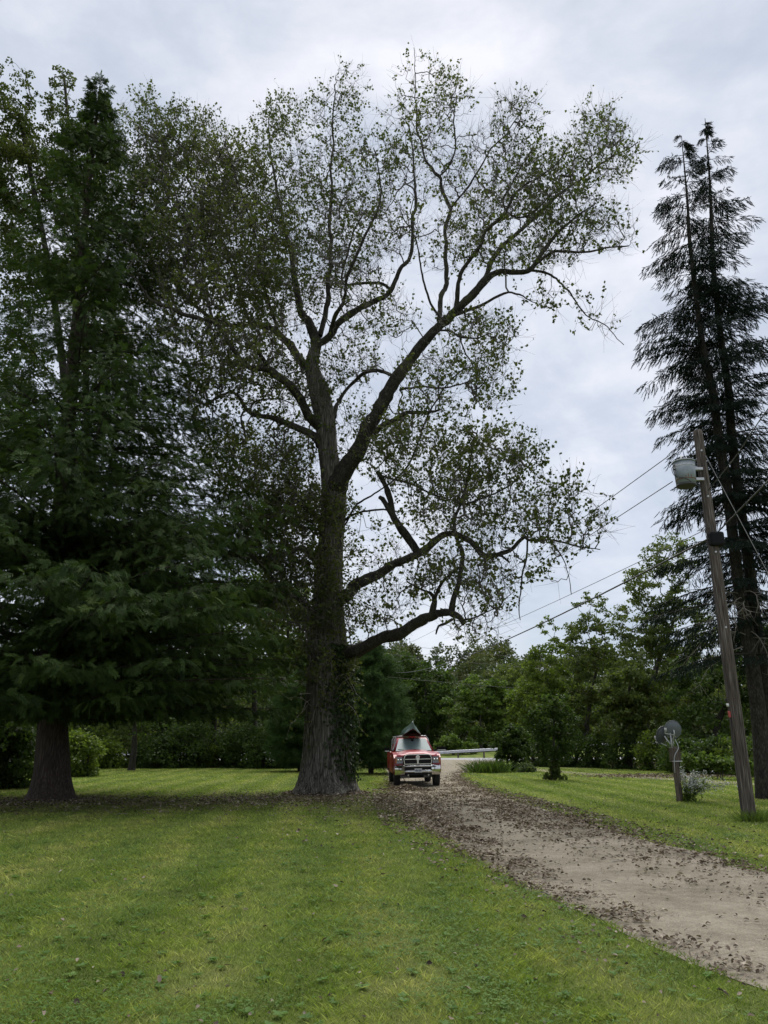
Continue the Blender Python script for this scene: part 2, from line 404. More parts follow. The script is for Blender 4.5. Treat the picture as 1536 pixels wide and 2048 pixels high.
m, nt, o = newmat('gravel_drive'); M['drive'] = m
g = nd(nt, 'ShaderNodeNewGeometry'); pos = g.outputs['Position']
a = noise(nt, .9, 5, .6, pos); b = noise(nt, 60, 4, .75, pos); c = noise(nt, 7, 5, .65, pos)
f = mth(nt, 'ADD', mth(nt, 'MULTIPLY', a, .50), mth(nt, 'ADD', mth(nt, 'MULTIPLY', b, .30), mth(nt, 'MULTIPLY', c, .25)))
col = ramp(nt, f, [(.38, (.130, .112, .084)), (.48, (.215, .190, .143)), (.57, (.290, .256, .197)), (.70, (.39, .35, .28))])
vo = nd(nt, 'ShaderNodeTexVoronoi', i_Scale=42); lk(nt, pos, vo.inputs['Vector'])
st = ramp(nt, vo.outputs['Distance'], [(.10, (1.25, 1.22, 1.2)), (.22, (1, 1, 1)), (.7, (.82, .82, .82))])
col = mixc(nt, 1.0, col, st, 'MULTIPLY')
p = nd(nt, 'ShaderNodeBsdfPrincipled', i_Roughness=.95); p.inputs['Specular IOR Level'].default_value = .1
lk(nt, col, p.inputs['Base Color'])
hh = mth(nt, 'ADD', b, mth(nt, 'ADD', mth(nt, 'MULTIPLY', c, 2.0), mth(nt, 'MULTIPLY', vo.outputs['Distance'], -.6)))
lk(nt, bump(nt, hh, .8, .02), p.inputs['Normal']); lk(nt, p.outputs[0], o.inputs['Surface'])

m, nt, o = newmat('asphalt'); M['road'] = m
f = noise(nt, 3, 6, .7)
p = nd(nt, 'ShaderNodeBsdfPrincipled', i_Roughness=.85)
lk(nt, ramp(nt, f, [(.3, (.20, .20, .205)), (.7, (.29, .29, .295))]), p.inputs['Base Color']); lk(nt, p.outputs[0], o.inputs['Surface'])
M['soil'] = simple('forest_floor', (.040, .038, .020), .95, spec=.0, var=.5, nscale=1.5)

# ------------------------------------------------------------------ ground
def wob1(x, s, f):  # smooth pseudo noise
    return np.sin(x * f + s) * .5 + np.sin(x * f * 2.3 + s * 1.7) * .3 + np.sin(x * f * 5.1 + s * 2.9) * .2
n = 130
gx = np.linspace(-1, 1, n); gx = np.sign(gx) * (np.abs(gx) ** 2.4) * 900
gy = np.linspace(0, 1, n) ** 2.2 * 1500 - 30
XX, YY = np.meshgrid(gx, gy)
def hill_h(x, y):
    h = 27 * np.clip((y - 135) / 150, 0, 1) ** 1.05
    return h * (0.85 + .15 * np.sin(x * .02 + 1))
ZZ = hill_h(XX, YY)
V = np.stack([XX, YY, ZZ], -1).reshape(-1, 3)
i = np.arange(n - 1)[:, None] * n + np.arange(n - 1)[None]
F = np.stack([i, i + 1, i + n + 1, i + n], -1).reshape(-1, 4)
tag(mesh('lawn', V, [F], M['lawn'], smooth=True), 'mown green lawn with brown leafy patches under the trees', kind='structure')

Lpx = [(1536, 1987), (1368, 1917), (1243, 1865), (1118, 1805), (1043, 1770), (968, 1725), (893, 1680), (828, 1640), (793, 1590), (778, 1565), (772, 1540), (766, 1524), (735, 1520)]
Rpx = [(1536, 1745), (1418, 1710), (1268, 1675), (1143, 1635), (1018, 1597), (968, 1580), (928, 1562), (921, 1549), (940, 1540), (972, 1530), (1010, 1522), (1030, 1520)]
Lg = np.array([(12.0, -3.0), (5.2, 3.6), (3.5, 4.8)] + [G(*q) for q in Lpx]); Rg = np.array([(24.0, 3.0), (12.5, 6.8), (8.2, 8.8)] + [G(*q) for q in Rpx])
def xl(Y): return np.interp(Y, Lg[:, 1], Lg[:, 0])
def xr(Y): return np.interp(Y, Rg[:, 1], Rg[:, 0])
def in_drive(x, y, marg=0.0): return (x > xl(y) - marg) & (x < xr(y) + marg) & (y < 88)
k = 260
def resample(pl, k):
    d = np.concatenate([[0], np.cumsum(np.linalg.norm(np.diff(pl, axis=0), axis=1))])
    return np.stack([np.interp(np.linspace(0, d[-1], k), d, pl[:, j]) for j in range(2)], 1)
# rows share the same fraction along either edge
def both(a, b, k):
    a = catmull(np.c_[a, np.zeros(len(a))], .5)[:, :2]; b = catmull(np.c_[b, np.zeros(len(b))], .5)[:, :2]
    return resample(a, k), resample(b, k)
La, Ra = both(Lg, Rg, k)
La = La + np.c_[wob1(np.arange(k), 1, .9) * .07, np.zeros(k)]; Ra = Ra + np.c_[wob1(np.arange(k), 4, .8) * .09, np.zeros(k)]
cols = 15; t = np.linspace(0, 1, cols)[None, :, None]
D = La[:, None] * (1 - t) + Ra[:, None] * t
zz = .006 + .030 * np.sin(np.clip(t[..., 0], 0, 1) * np.pi) - .020 * np.exp(-((t[..., 0] - .32) / .10) ** 2) - .020 * np.exp(-((t[..., 0] - .74) / .10) ** 2) + 0 * D[..., 0]
V = np.concatenate([D, zz[..., None]], -1).reshape(-1, 3)
i = np.arange(k - 1)[:, None] * cols + np.arange(cols - 1)[None]
F = np.stack([i, i + 1, i + cols + 1, i + cols], -1).reshape(-1, 4)
tag(mesh('driveway', V, [F], M['drive'], smooth=True), 'sandy gravel driveway curving from the road, strewn with dead leaves', kind='structure')

def sheet(name, poly, z, mat, label, k=40):
    (a, b, c_, d_) = [np.array(q, float) for q in poly]; s = np.linspace(0, 1, k)[:, None, None]; t = np.linspace(0, 1, k)[None, :, None]
    Pq = (a * (1 - s) + b * s) * (1 - t) + (d_ * (1 - s) + c_ * s) * t
    Pq = Pq + np.stack([wob1(Pq[..., 1], 1, .8), wob1(Pq[..., 0], 3, .8)], -1) * .35
    V = np.concatenate([Pq, (hill_h(Pq[..., 0], Pq[..., 1]) + z)[..., None]], -1).reshape(-1, 3); i = np.arange(k - 1)[:, None] * k + np.arange(k - 1)[None]
    return tag(mesh(name, V, [np.stack([i, i + k, i + k + 1, i + 1], -1).reshape(-1, 4)], mat, smooth=True), label, kind='structure')
sheet('woodland_floor', [(-60, 57), (-2.0, 57), (-3.5, 77), (-70, 72)], .012, M['soil'], 'shaded leaf covered ground under the trees behind the left lawn')
sheet('woodland_floor', [(10.5, 63), (60, 36), (90, 70), (16, 83)], .012, M['soil'], 'shaded leaf covered ground under the trees on the right')
sheet('woodland_floor', [(-330, 118), (330, 118), (700, 620), (-700, 620)], .35, M['soil'], 'leaf covered forest ground of the wooded hill', 90)

def strip(name, pts, w, mat, z, label, kind='structure'):
    pts = catmull(np.c_[np.array(pts, float), np.zeros(len(pts))], 1.0)[:, :2]
    T = nrm(np.gradient(pts, axis=0)); N = np.c_[-T[:, 1], T[:, 0]]
    ww = w * (1 + .06 * wob1(np.arange(len(pts)), 2, .7))[:, None] / 2
    V = np.concatenate([np.c_[pts + N * ww, np.full(len(pts), z)], np.c_[pts - N * ww, np.full(len(pts), z)]])
    q = len(pts); i = np.arange(q - 1)
    return tag(mesh(name, V, [np.stack([i, i + q, i + q + 1, i + 1], -1)], mat), label, kind=kind)
strip('road', [(-120, 78), (-40, 86), (0, 90), (12, 91.5), (24, 94), (60, 108), (120, 140)], 15, M['road'], .014, 'pale asphalt road crossing behind the end of the driveway')
pth = [G(1010, 1532), G(1068, 1539), G(1136, 1545), G(1264, 1554), G(1400, 1562), G(1491, 1568), (16.8, 32), (19.5, 26), (24, 18)]
strip('path', pth, 1.7, M['drive'], .010, 'narrow sandy lane running along the far side of the right lawn')
# raised grassy verge behind the road
vx = np.linspace(-60, 80, 70); vv = []
for x in vx:
    yb = np.interp(x, [-60, 0, 12, 24, 60, 80], [93, 98.0, 99.5, 102, 116.5, 125]); h = np.interp(x, [-60, 0, 8, 20, 80], [.1, .25, .35, .95, 2.2])
    vv.append([(x, yb, -.02), (x, yb + 2.5, h * .5), (x, yb + 7, h), (x, yb + 16, h * .6), (x, yb + 30, -.05)])
V = np.array(vv).reshape(-1, 3); i = np.arange(69)[:, None] * 5 + np.arange(4)[None]
tag(mesh('verge', V, [np.stack([i, i + 5, i + 6, i + 1], -1).reshape(-1, 4)], M['lawn'], smooth=True), 'raised grassy bank on the far side of the road', kind='structure')

# ------------------------------------------------------------------ cottonwood
TY = 27.5
CW = empty('cottonwood_tree', (*(P(652, 1588, TY)[:2]), 0), 'huge old cottonwood with furrowed grey trunk and sparse leaves beside the driveway', 'tree')
SK = []       # skeleton points (x,y,z,r)
def limbpath(pts, step=.22):
    """pts: (u, v, width px, dY)"""
    q = np.array([[*P(u, v, TY + dy), px(w, TY + dy) / 2 * (.96 if w > 40 else .84)] for u, v, w, dy in pts])
    return catmull(q, step)
def rough_path(c, amp, seed):
    rs = np.random.RandomState(seed); n_ = len(c); w_ = np.minimum(1, np.arange(n_) / 6)
    for ax in range(3):
        kn = np.interp(np.arange(n_), np.arange(0, n_ + 12, 4) + rs.uniform(-1, 1, len(np.arange(0, n_ + 12, 4))), rs.normal(size=len(np.arange(0, n_ + 12, 4))))
        c[:, ax] += amp * (kn * .55 + rs.normal(size=n_) * .10) * w_
    return c
trunk = [(648, 1606, 150, 0), (649, 1594, 128, 0), (650, 1575, 112, 0), (652, 1540, 103, 0), (654, 1500, 98, 0), (655, 1440, 93, 0), (656, 1370, 90, 0), (655, 1310, 86, 0), (655, 1250, 74, 0), (656, 1190, 64, 0), (659, 1120, 57, 0), (664, 1060, 55, 0), (668, 1000, 56, 0), (664, 950, 50, 0),
         (656, 905, 44, 0), (650, 842, 47, 0), (638, 783, 46, 0), (624, 735, 38, 0), (629, 700, 30, 0)]
c = limbpath(trunk, .09); rr = c[:, 3].copy()
V, F, cap = tube(c[:, :3], rr, 110, ridge=.13, ridges=46, seed=2)
ang = np.arctan2(V[:, 1] - TY, V[:, 0] - CW.location.x)
fl = np.clip(1 - V[:, 2] / 1.3, 0, 1) ** 2
V[:, 0] += np.cos(ang) * fl * (.16 + .16 * np.sin(ang * 5 + 1)); V[:, 1] += np.sin(ang) * fl * (.16 + .16 * np.sin(ang * 5 + 1))
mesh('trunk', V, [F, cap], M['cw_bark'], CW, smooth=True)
SK.append(c[c[:, 2] > 5.5])
limbs = [
 # right leader
 [(668, 1000, 44, 0), (676, 962, 46, -.2), (697, 930, 42, -.4), (728, 878, 38, -.8), (760, 819, 34, -1.2), (787, 764, 32, -1.5), (824, 714, 30, -1.8), (858, 669, 27, -2.2), (901, 628, 24, -2.5), (938, 596, 22, -2.7), (970, 566, 19, -2.9), (1001, 543, 16, -3), (1051, 545, 15, -3.2), (1087, 504, 12, -3.4), (1112, 470, 9, -3.5), (1150, 440, 6, -3.6), (1190, 405, 4, -3.6)],
 [(1060, 540, 10, -3.2), (1106, 504, 8, -3.6), (1170, 502, 6, -4), (1256, 492, 4, -4.5)],
 [(1055, 540, 8, -3.2), (1097, 545, 7, -3.4), (1133, 577, 5, -3.8), (1165, 622, 4, -4.2), (1206, 650, 3, -4.6), (1247, 691, 2, -5)],
 [(955, 575, 14, -2.8), (987, 517, 13, -2), (1015, 486, 12, -1.6), (1060, 445, 11, -1), (1106, 399, 9, -.6), (1156, 363, 7, -.2), (1211, 322, 5, 0), (1279, 285, 3, .3)],
 [(912, 618, 14, -2.5), (917, 575, 13, -2.9), (926, 535, 12, -3.2), (960, 490, 11, -3.6), (969, 463, 10, -3.8), (1010, 426, 9, -4.2), (1042, 376, 7, -4.6), (1088, 349, 5, -5), (1140, 290, 3, -5)],
 [(1010, 417, 6, -4.2), (1006, 400, 7, -4.3), (1015, 380, 5, -4.5), (1060, 300, 3, -4.7)],
 [(1010, 420, 5, -4), (1037, 435, 6, -3.6), (1080, 410, 4, -3.2), (1120, 350, 3, -3)],
 [(878, 640, 14, -2.2), (882, 600, 13, -1.6), (893, 536, 12, -1), (894, 445, 11, -.6), (901, 417, 10, -.4), (882, 376, 9, -.2), (878, 353, 9, -.1), (855, 322, 7, .2), (846, 285, 6, .4), (832, 249, 5, .6), (830, 180, 3, .8), (829, 95, 1.5, 1)],
 [(901, 417, 7, -.4), (933, 372, 6, -.9), (960, 331, 5, -1.2), (996, 285, 4, -1.6), (1042, 230, 3, -2)],
 [(878, 353, 6, -.1), (896, 335, 6, -.4), (910, 299, 5, -.7), (905, 253, 4, -1), (912, 194, 3, -1.2)],
 [(884, 642, 8, -2.3), (869, 618, 7, -2.4), (851, 577, 6, -2.8), (841, 527, 5, -3.2), (830, 480, 4, -3.4), (800, 420, 3, -3.4)],
 [(903, 632, 10, -2.4), (923, 627, 9, -3), (969, 604, 8, -3.6), (1024, 586, 6, -4), (1060, 600, 3, -4.4)],
 [(870, 660, 6, -2.2), (901, 663, 6, -2.8), (923, 677, 5, -3.2), (987, 668, 3, -3.8)],
 [(668, 835, 14, 0), (672, 815, 11, .3), (687, 787, 10, .6), (710, 764, 10, .4), (737, 746, 10, 0), (765, 744, 10, -.6), (792, 751, 9, -1.4)],
 [(750, 865, 15, -1), (765, 851, 14, -1.6), (797, 835, 12, -2.4), (833, 824, 10, -3), (862, 822, 8, -3.4), (879, 819, 6, -3.6)],
 [(800, 780, 8, -1.6), (830, 770, 6, -2.2), (880, 778, 5, -2.8), (940, 760, 3, -3.4)],
 # upper centre
 [(629, 705, 30, 0), (632, 682, 29, 0), (619, 650, 24, .4), (600, 620, 20, .9), (590, 560, 16, 1.4), (580, 490, 12, 2), (560, 420, 9, 2.4), (545, 330, 6, 2.8), (538, 237, 3, 3)],
 [(632, 690, 24, 0), (655, 675, 20, -.2), (683, 641, 18, -.5), (742, 609, 15, -.9), (778, 587, 13, -1.1), (801, 541, 12, -1), (819, 511, 11, -.8), (825, 445, 9, -.4), (832, 400, 8, 0), (826, 308, 5, .6), (815, 250, 3, 1)],
 [(640, 672, 15, 0), (655, 600, 13, .6), (661, 510, 11, 1.1), (661, 419, 9, 1.5), (663, 305, 6, 2), (668, 168, 3, 2.4)],
 [(782, 580, 9, -1), (760, 568, 9, -1.2), (720, 567, 8, -1.5), (688, 567, 8, -1.8), (690, 530, 6, -2), (705, 480, 5, -2.2), (730, 420, 4, -2.3)],
 [(660, 670, 13, -.3), (668, 640, 12, -1), (690, 600, 10, -2), (700, 540, 9, -3), (740, 450, 7, -3.6), (760, 380, 5, -4), (750, 300, 3, -4.4)],
 # left limbs
 [(640, 890, 26, 0), (632, 874, 22, -.3), (591, 851, 17, -.9), (550, 837, 14, -1.3), (505, 826, 12, -1.7), (482, 796, 10, -2), (468, 787, 8, -2.1), (440, 790, 7, -2.3), (414, 801, 5, -2.5)],
 [(500, 822, 7, -1.7), (510, 803, 6, -1.2), (550, 798, 4, -.8), (580, 805, 3, -.6)],
 [(648, 860, 30, 0), (619, 833, 26, -.6), (596, 792, 24, -1.1), (569, 764, 22, -1.5), (537, 737, 21, -1.9), (500, 735, 13, -2.2), (468, 700, 12, -2.6), (441, 660, 12, -2.8), (425, 648, 12, -2.9), (378, 633, 12, -3.2), (351, 624, 10, -3.4), (310, 606, 8, -3.6), (280, 570, 6, -3.8), (255, 542, 4, -4)],
 [(537, 737, 13, -1.9), (528, 720, 12, -2.4), (514, 702, 10, -2.8), (491, 694, 8, -3)],
 [(622, 738, 30, 0), (600, 720, 24, .6), (573, 682, 19, 1.3), (537, 655, 16, 1.9), (509, 650, 14, 2.2), (446, 646, 11, 2.8), (400, 620, 10, 3.2), (374, 601, 9, 3.4), (340, 560, 7, 3.8), (292, 530, 6, 4.2), (251, 487, 4, 4.5)],
 [(500, 650, 10, 2.2), (485, 600, 9, 2.6), (465, 540, 8, 3), (440, 470, 6, 3.4), (400, 400, 5, 3.7), (350, 320, 3, 4)],
 [(430, 652, 8, -2.8), (410, 590, 7, -2.4), (385, 520, 6, -2), (370, 440, 5, -1.6), (345, 370, 4, -1.2), (310, 280, 3, -.8)],
 [(560, 675, 9, 1.6), (540, 610, 8, 1.2), (525, 540, 7, .6), (510, 470, 5, 0), (480, 380, 4, -.4), (455, 300, 3, -.6)],
 # lower stubs, left
 [(645, 1040, 20, 0), (628, 1029, 16, -.5), (608, 1012, 13, -.8), (596, 1006, 12, -1), (582, 997, 9, -1.1)],
 [(598, 1008, 9, -1), (612, 1000, 8, -1.2), (618, 988, 7, -1.3), (622, 974, 6, -1.3)],
 [(645, 1140, 26, 0), (632, 1120, 22, -.5), (612, 1100, 17, -.9), (597, 1096, 13, -1.2), (578, 1104, 8, -1.5)],
 [(640, 1235, 18, 0), (625, 1220, 13, -.7), (600, 1205, 10, -1.1), (575, 1190, 7, -1.6), (540, 1150, 5, -2), (500, 1090, 3, -2.4)],
 [(640, 1060, 10, 0), (590, 1050, 8, .8), (540, 1030, 7, 1.4), (490, 985, 5, 1.8), (455, 940, 3, 2)],
 # right lower limbs
 [(668, 1210, 34, 0), (692, 1188, 30, -.3), (728, 1156, 25, -.8), (783, 1133, 22, -1.4), (833, 1111, 20, -1.9), (874, 1079, 17, -2.3), (906, 1067, 14, -2.6), (938, 1083, 14, -2.9), (958, 1105, 14, -3.1), (970, 1111, 14, -3.2), (992, 1108, 12, -3.4), (1024, 1088, 10, -3.6), (1052, 1070, 9, -3.8), (1058, 1078, 7, -3.9), (1100, 1080, 5, -4.2), (1150, 1092, 4, -4.5), (1205, 1100, 2, -4.8)],
 [(1055, 1074, 5, -3.8), (1052, 1110, 5, -3.9), (1046, 1150, 4, -4), (1036, 1205, 3, -4.1), (1040, 1240, 2, -4.2)],
 [(990, 1108, 8, -3.4), (1005, 1113, 6, -3.5), (1020, 1124, 4, -3.6)],
 [(1100, 1080, 4, -4.2), (1120, 1110, 3, -4.4), (1135, 1150, 2, -4.5), (1140, 1190, 1.5, -4.6)],
 [(838, 1108, 20, -1.9), (820, 1080, 20, -2), (801, 1051, 20, -2.1), (785, 1025, 18, -2.1), (772, 1008, 15, -2.1), (760, 997, 10, -2.1)],
 [(785, 1028, 15, -2.1), (782, 1000, 15, -2.2), (774, 974, 14, -2.3), (764, 957, 13, -2.4), (754, 942, 10, -2.5)],
 [(756, 950, 6, -2.4), (790, 960, 6, -2.6), (830, 972, 5, -2.9), (870, 990, 5, -3.2), (925, 1007, 3, -3.6)],
 [(688, 1042, 7, 0), (709, 1028, 6, -.6), (760, 1021, 5, -1.4), (800, 1026, 3, -2)],
 [(690, 1050, 5, 0), (715, 1010, 5, -.8), (760, 985, 4, -1.4), (810, 938, 5, -2), (833, 901, 5, -2.4), (851, 842, 5, -2.7), (879, 796, 4, -3), (915, 740, 3, -3.4)],
 [(672, 1308, 42, 0), (700, 1303, 36, -.5), (726, 1297, 31, -.9), (768, 1277, 29, -1.5), (819, 1252, 26, -2.2), (857, 1231, 21, -2.7), (880, 1226, 17, -3), (903, 1228, 17, -3.3), (922, 1240, 13, -3.5), (928, 1250, 6, -3.6)],
 [(862, 1232, 15, -2.7), (868, 1212, 15, -2.7), (870, 1198, 14, -2.7), (860, 1188, 8, -2.8), (840, 1182, 5, -3), (813, 1165, 4, -3.2)],
 [(868, 1200, 9, -2.7), (880, 1172, 8, -2.8), (900, 1148, 7, -3), (925, 1128, 5, -3.1)],
 [(902, 1230, 15, -3.3), (907, 1197, 14, -3.3), (921, 1155, 12, -3.3), (927, 1112, 11, -3.3), (915, 1083, 10, -3.2), (909, 1040, 8, -3.1), (930, 980, 6, -3), (945, 900, 4, -2.9), (955, 860, 3, -2.8)],
 [(905, 1238, 7, -3.3), (890, 1247, 7, -3.2), (876, 1252, 6, -3.1), (870, 1268, 4, -3)],
 [(925, 1240, 6, -3.5), (950, 1235, 4, -3.8), (990, 1215, 3, -4.2)],
 [(927, 1010, 6, -3.1), (980, 990, 5, -3.4), (1030, 960, 3, -3.6), (1070, 920, 2, -3.8)],
]
for li, l in enumerate(limbs):
    c = limbpath(l, .2); amp = .10 if len(c) > 12 else .05
    c = rough_path(c, amp * .8, li)
    r = np.maximum(c[:, 3], .012) * (1 + .12 * np.random.RandomState(li).randn(len(c)) * .5)
    mxr = r.max()
    V, F, cap = tube(c[:, :3], r, 28 if mxr > .18 else (14 if mxr > .07 else 8), ridge=.20 if mxr > .10 else 0, ridges=18, seed=li, wob=.06)
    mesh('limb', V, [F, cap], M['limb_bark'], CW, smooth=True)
    SK.append(c)
SK = np.vstack(SK)

# crown targets: (u, v, ru, rv, n, dY, depth m)
blobs = [
 (845, 215, 65, 100, 110, .5, 2), (900, 200, 45, 60, 60, -1, 2), (800, 260, 45, 80, 45, 1, 2), (860, 330, 90, 80, 170, 0, 3), (1030, 235, 50, 55, 90, -2, 2), (980, 300, 70, 60, 120, -2, 2.5),
 (1200, 250, 50, 50, 90, 0, 2), (1240, 300, 50, 60, 90, 0, 2), (1170, 330, 70, 60, 150, -1, 2.5), (1090, 330, 70, 70, 130, -3, 2.5), (1040, 390, 90, 70, 260, -3, 3.5), (1130, 430, 90, 60, 220, -2, 3),
 (1210, 460, 65, 45, 70, -4, 2), (940, 420, 70, 80, 150, -2, 3), (900, 500, 60, 60, 70, -2, 3), (1020, 500, 100, 45, 150, -3, 3), (1110, 500, 60, 40, 70, -3.5, 2), (1100, 590, 70, 40, 26, -4, 2), (1190, 640, 50, 40, 14, -4.5, 1.2),
 (700, 175, 35, 50, 40, 2, 1.5), (670, 230, 50, 80, 80, 2, 2), (570, 230, 45, 45, 60, 2.6, 2), (545, 300, 60, 80, 120, 2.4, 2.5), (650, 340, 90, 70, 170, 1.5, 3), (740, 350, 60, 90, 130, -2, 3), (600, 430, 110, 80, 380, 1.5, 4), (720, 470, 90, 80, 250, -1, 4),
 (800, 440, 60, 80, 110, -1, 3), (600, 540, 120, 70, 420, .5, 4.5), (700, 570, 80, 60, 160, -1, 4), (470, 350, 70, 70, 220, 1, 3), (350, 270, 80, 60, 190, 1, 3), (290, 230, 50, 50, 60, 2, 2), (420, 300, 70, 60, 150, 1, 3), (380, 380, 120, 80, 480, 1, 4.5), (290, 350, 70, 80, 200, 0, 3.5), (470, 450, 100, 80, 420, 1, 4.5),
 (360, 480, 110, 70, 380, 0, 4.5), (290, 500, 60, 80, 130, -1, 4), (450, 560, 120, 60, 420, 0, 4.5), (350, 580, 80, 50, 180, -1, 4), (560, 620, 90, 50, 200, 1, 4), (760, 640, 80, 60, 130, -1, 3.5), (700, 720, 60, 60, 120, 0, 3),
 (860, 760, 80, 60, 110, -2, 3.5), (930, 720, 90, 60, 100, -3, 3), (980, 770, 50, 60, 60, -3.5, 2), (950, 650, 90, 30, 90, -3, 2.5), (1010, 690, 30, 40, 20, -4, 1.5), (780, 870, 70, 70, 160, -1.5, 3), (870, 850, 90, 60, 80, -3, 3), (850, 940, 110, 60, 150, -2.5, 3.5),
 (980, 910, 70, 55, 120, -3, 2.5), (1050, 930, 40, 45, 50, -3.5, 2), (950, 990, 90, 50, 140, -3, 3), (900, 1040, 110, 50, 130, -3, 3), (1060, 1030, 60, 50, 90, -4, 2), (1140, 1000, 50, 40, 40, -4.5, 1.5), (1190, 1060, 30, 50, 24, -4.8, 1), (1120, 1080, 60, 30, 45, -4.4, 1.5), (1090, 1130, 60, 40, 18, -4.4, 1),
 (960, 1060, 60, 50, 60, -3.2, 2), (900, 1140, 90, 50, 110, -3, 2.5), (970, 1180, 60, 60, 100, -3.5, 2.5), (860, 1170, 60, 40, 50, -3, 2), (1000, 1140, 50, 50, 40, -4, 2), (750, 1100, 60, 60, 40, -1, 2.5), (730, 1230, 60, 50, 80, -1, 2), (790, 1200, 60, 50, 60, -2, 2), (940, 1260, 60, 25, 45, -3.5, 1.5),
 (480, 690, 90, 60, 230, -1.5, 3.5), (420, 730, 60, 60, 130, -2, 3), (500, 770, 70, 50, 130, -1.5, 3), (400, 800, 50, 40, 70, -2.4, 2), (560, 720, 70, 60, 130, 0, 3), (600, 800, 60, 60, 120, 0, 2.5), (500, 850, 80, 40, 70, -1.5, 2.5), (580, 900, 60, 50, 170, -.5, 2.5), (450, 900, 60, 50, 120, 1, 2.5),
 (520, 970, 90, 70, 420, 1, 3), (580, 1040, 70, 60, 300, .5, 2.5), (500, 1080, 70, 60, 240, 0, 2.5), (590, 1140, 60, 50, 180, -.5, 2.5), (560, 1210, 50, 60, 110, -1, 2), (620, 1250, 40, 50, 70, -1.3, 1.2), (620, 1000, 50, 60, 90, -.5, 2),
 (620, 1330, 30, 50, 28, -1.6, .6), (700, 870, 50, 80, 80, .5, 2.5), (640, 760, 40, 60, 70, -1, 1.5), (380, 660, 80, 30, 90, -2, 3),
]
tg = []
for u, v, ru, rv, k_, dy, dep in blobs:
    q = inball(k_); dd = TY + dy + q[:, 1] * dep
    uu = u + q[:, 0] * ru * 1.05; vq = v + q[:, 2] * rv * 1.05
    yy = FPX * cp - (1024 - vq) * sp; zz_ = FPX * sp + (1024 - vq) * cp
    tg.append(np.c_[(uu - 768) * dd / yy, dd, CAM_H + zz_ * dd / yy])
tg = np.vstack(tg)

def grow(seeds, sr, targets, bf=.25, zsc=.75):
    """minimum spanning growth from seeds through targets; returns nodes, parent, radius cap at the seed"""
    sc3 = np.array((1, 1, zsc)); Tn = len(targets); ns = len(seeds)
    nodes = np.vstack([seeds, targets]); par = np.full(len(nodes), -1); path = np.zeros(len(nodes))
    A = targets * sc3; Sd = seeds * sc3
    best = np.full(Tn, 1e9); bi = np.zeros(Tn, int); bd = np.full(Tn, 1e9)
    for s0 in range(0, ns, 400):
        d = np.linalg.norm(A[:, None] - Sd[None, s0:s0 + 400], axis=2)
        j = d.argmin(1); dm = d[np.arange(Tn), j]; w = dm < best
        best[w] = dm[w]; bi[w] = s0 + j[w]
    done = np.zeros(Tn, bool); order = []
    for _ in range(Tn):
        b = np.where(done, 1e9, best); k_ = int(b.argmin()); done[k_] = True; order.append(k_)
        par[ns + k_] = bi[k_]; path[ns + k_] = path[bi[k_]] + np.linalg.norm(A[k_] - nodes[bi[k_]] * sc3)
        d = np.linalg.norm(A - A[k_], axis=1) + bf * path[ns + k_]
        w = d < best; best[w] = d[w]; bi[w] = ns + k_
    cnt = np.zeros(len(nodes)); cnt[ns:] = 1
    for k_ in reversed(order): cnt[par[ns + k_]] += cnt[ns + k_]
    return nodes, par, cnt, ns
def twigs(A, nodes, par, cnt, ns, tip=.0052, pw=2.2, capr=.055, sub=3, jit=.07):
    idx = np.arange(ns, len(nodes)); p_ = par[idx]
    r = np.minimum(tip * cnt ** (1 / pw), capr)
    a, b = nodes[p_], nodes[idx]; ra = np.where(p_ >= ns, r[p_], r[idx] * 1.15); ra = np.minimum(ra, r[idx] * 1.6); rb = r[idx]
    L = np.linalg.norm(b - a, axis=1, keepdims=True); off = rng.normal(size=(len(a), 2, 3)) * (L * jit)[:, None]
    off[:, :, 2] -= (L * .03)
    p1 = a + (b - a) / 3 + off[:, 0]; p2 = a + (b - a) * 2 / 3 + off[:, 1]
    r1 = ra + (rb - ra) / 3; r2 = ra + (rb - ra) * 2 / 3
    for x, y, q, w in ((a, p1, ra, r1), (p1, p2, r1, r2), (p2, b, r2, rb)):
        A.add(*prisms(x, y, q, w, 3))
def rose(nodes_, par_):  # direction at every node
    return nrm(nodes_ - par_)

sk = SK[::2]
nodes, par, cnt, ns = grow(sk[:, :3], sk[:, 3], tg, .22, .72)
A = Acc(); twigs(A, nodes, par, cnt, ns, tip=.0050, pw=1.75, capr=.075, jit=.09)
idx = np.arange(ns, len(nodes)); pd = rose(nodes[idx], nodes[par[idx]])
# shoots at every node carry the leaves
k_ = 3; B0 = np.repeat(nodes[idx], k_, 0); dr = np.repeat(pd, k_, 0) * .7 + rdir(len(B0)) * .75 + np.array((0, 0, .45)); dr = nrm(dr)
ln = rng.uniform(.25, .95, len(B0))[:, None]
mid = B0 + dr * ln * .5 + rng.normal(size=B0.shape) * .03; end = B0 + dr * ln + np.array((0, 0, .05)) + rng.normal(size=B0.shape) * .05
A.add(*prisms(B0, mid, np.full(len(B0), .0046), np.full(len(B0), .0036))); A.add(*prisms(mid, end, np.full(len(B0), .0036), np.full(len(B0), .0022)))
tw = A.build('twigs', M['twig'], CW); tw['kind'] = 'stuff'
nl = 8; cn = fnoise(B0[:, 0] + B0[:, 1] * .6, B0[:, 2] + B0[:, 1] * .35, .55)
pl = np.clip((cn - .34) * 3.4, np.interp(B0[:, 0], [-6, -2], [.50, .16]), 1) * np.interp(B0[:, 0], [-5, -1.5], [.80, .52])
sel = np.repeat(np.flatnonzero(rng.random(len(B0)) < pl), nl)
sel = sel[rng.random(len(sel)) < .85]
t_ = rng.uniform(.15, 1.05, len(sel))[:, None]
base = B0[sel] + (end[sel] - B0[sel]) * t_ + rng.normal(size=(len(sel), 3)) * .045
d = rdir(len(sel)); d[:, 2] -= .55
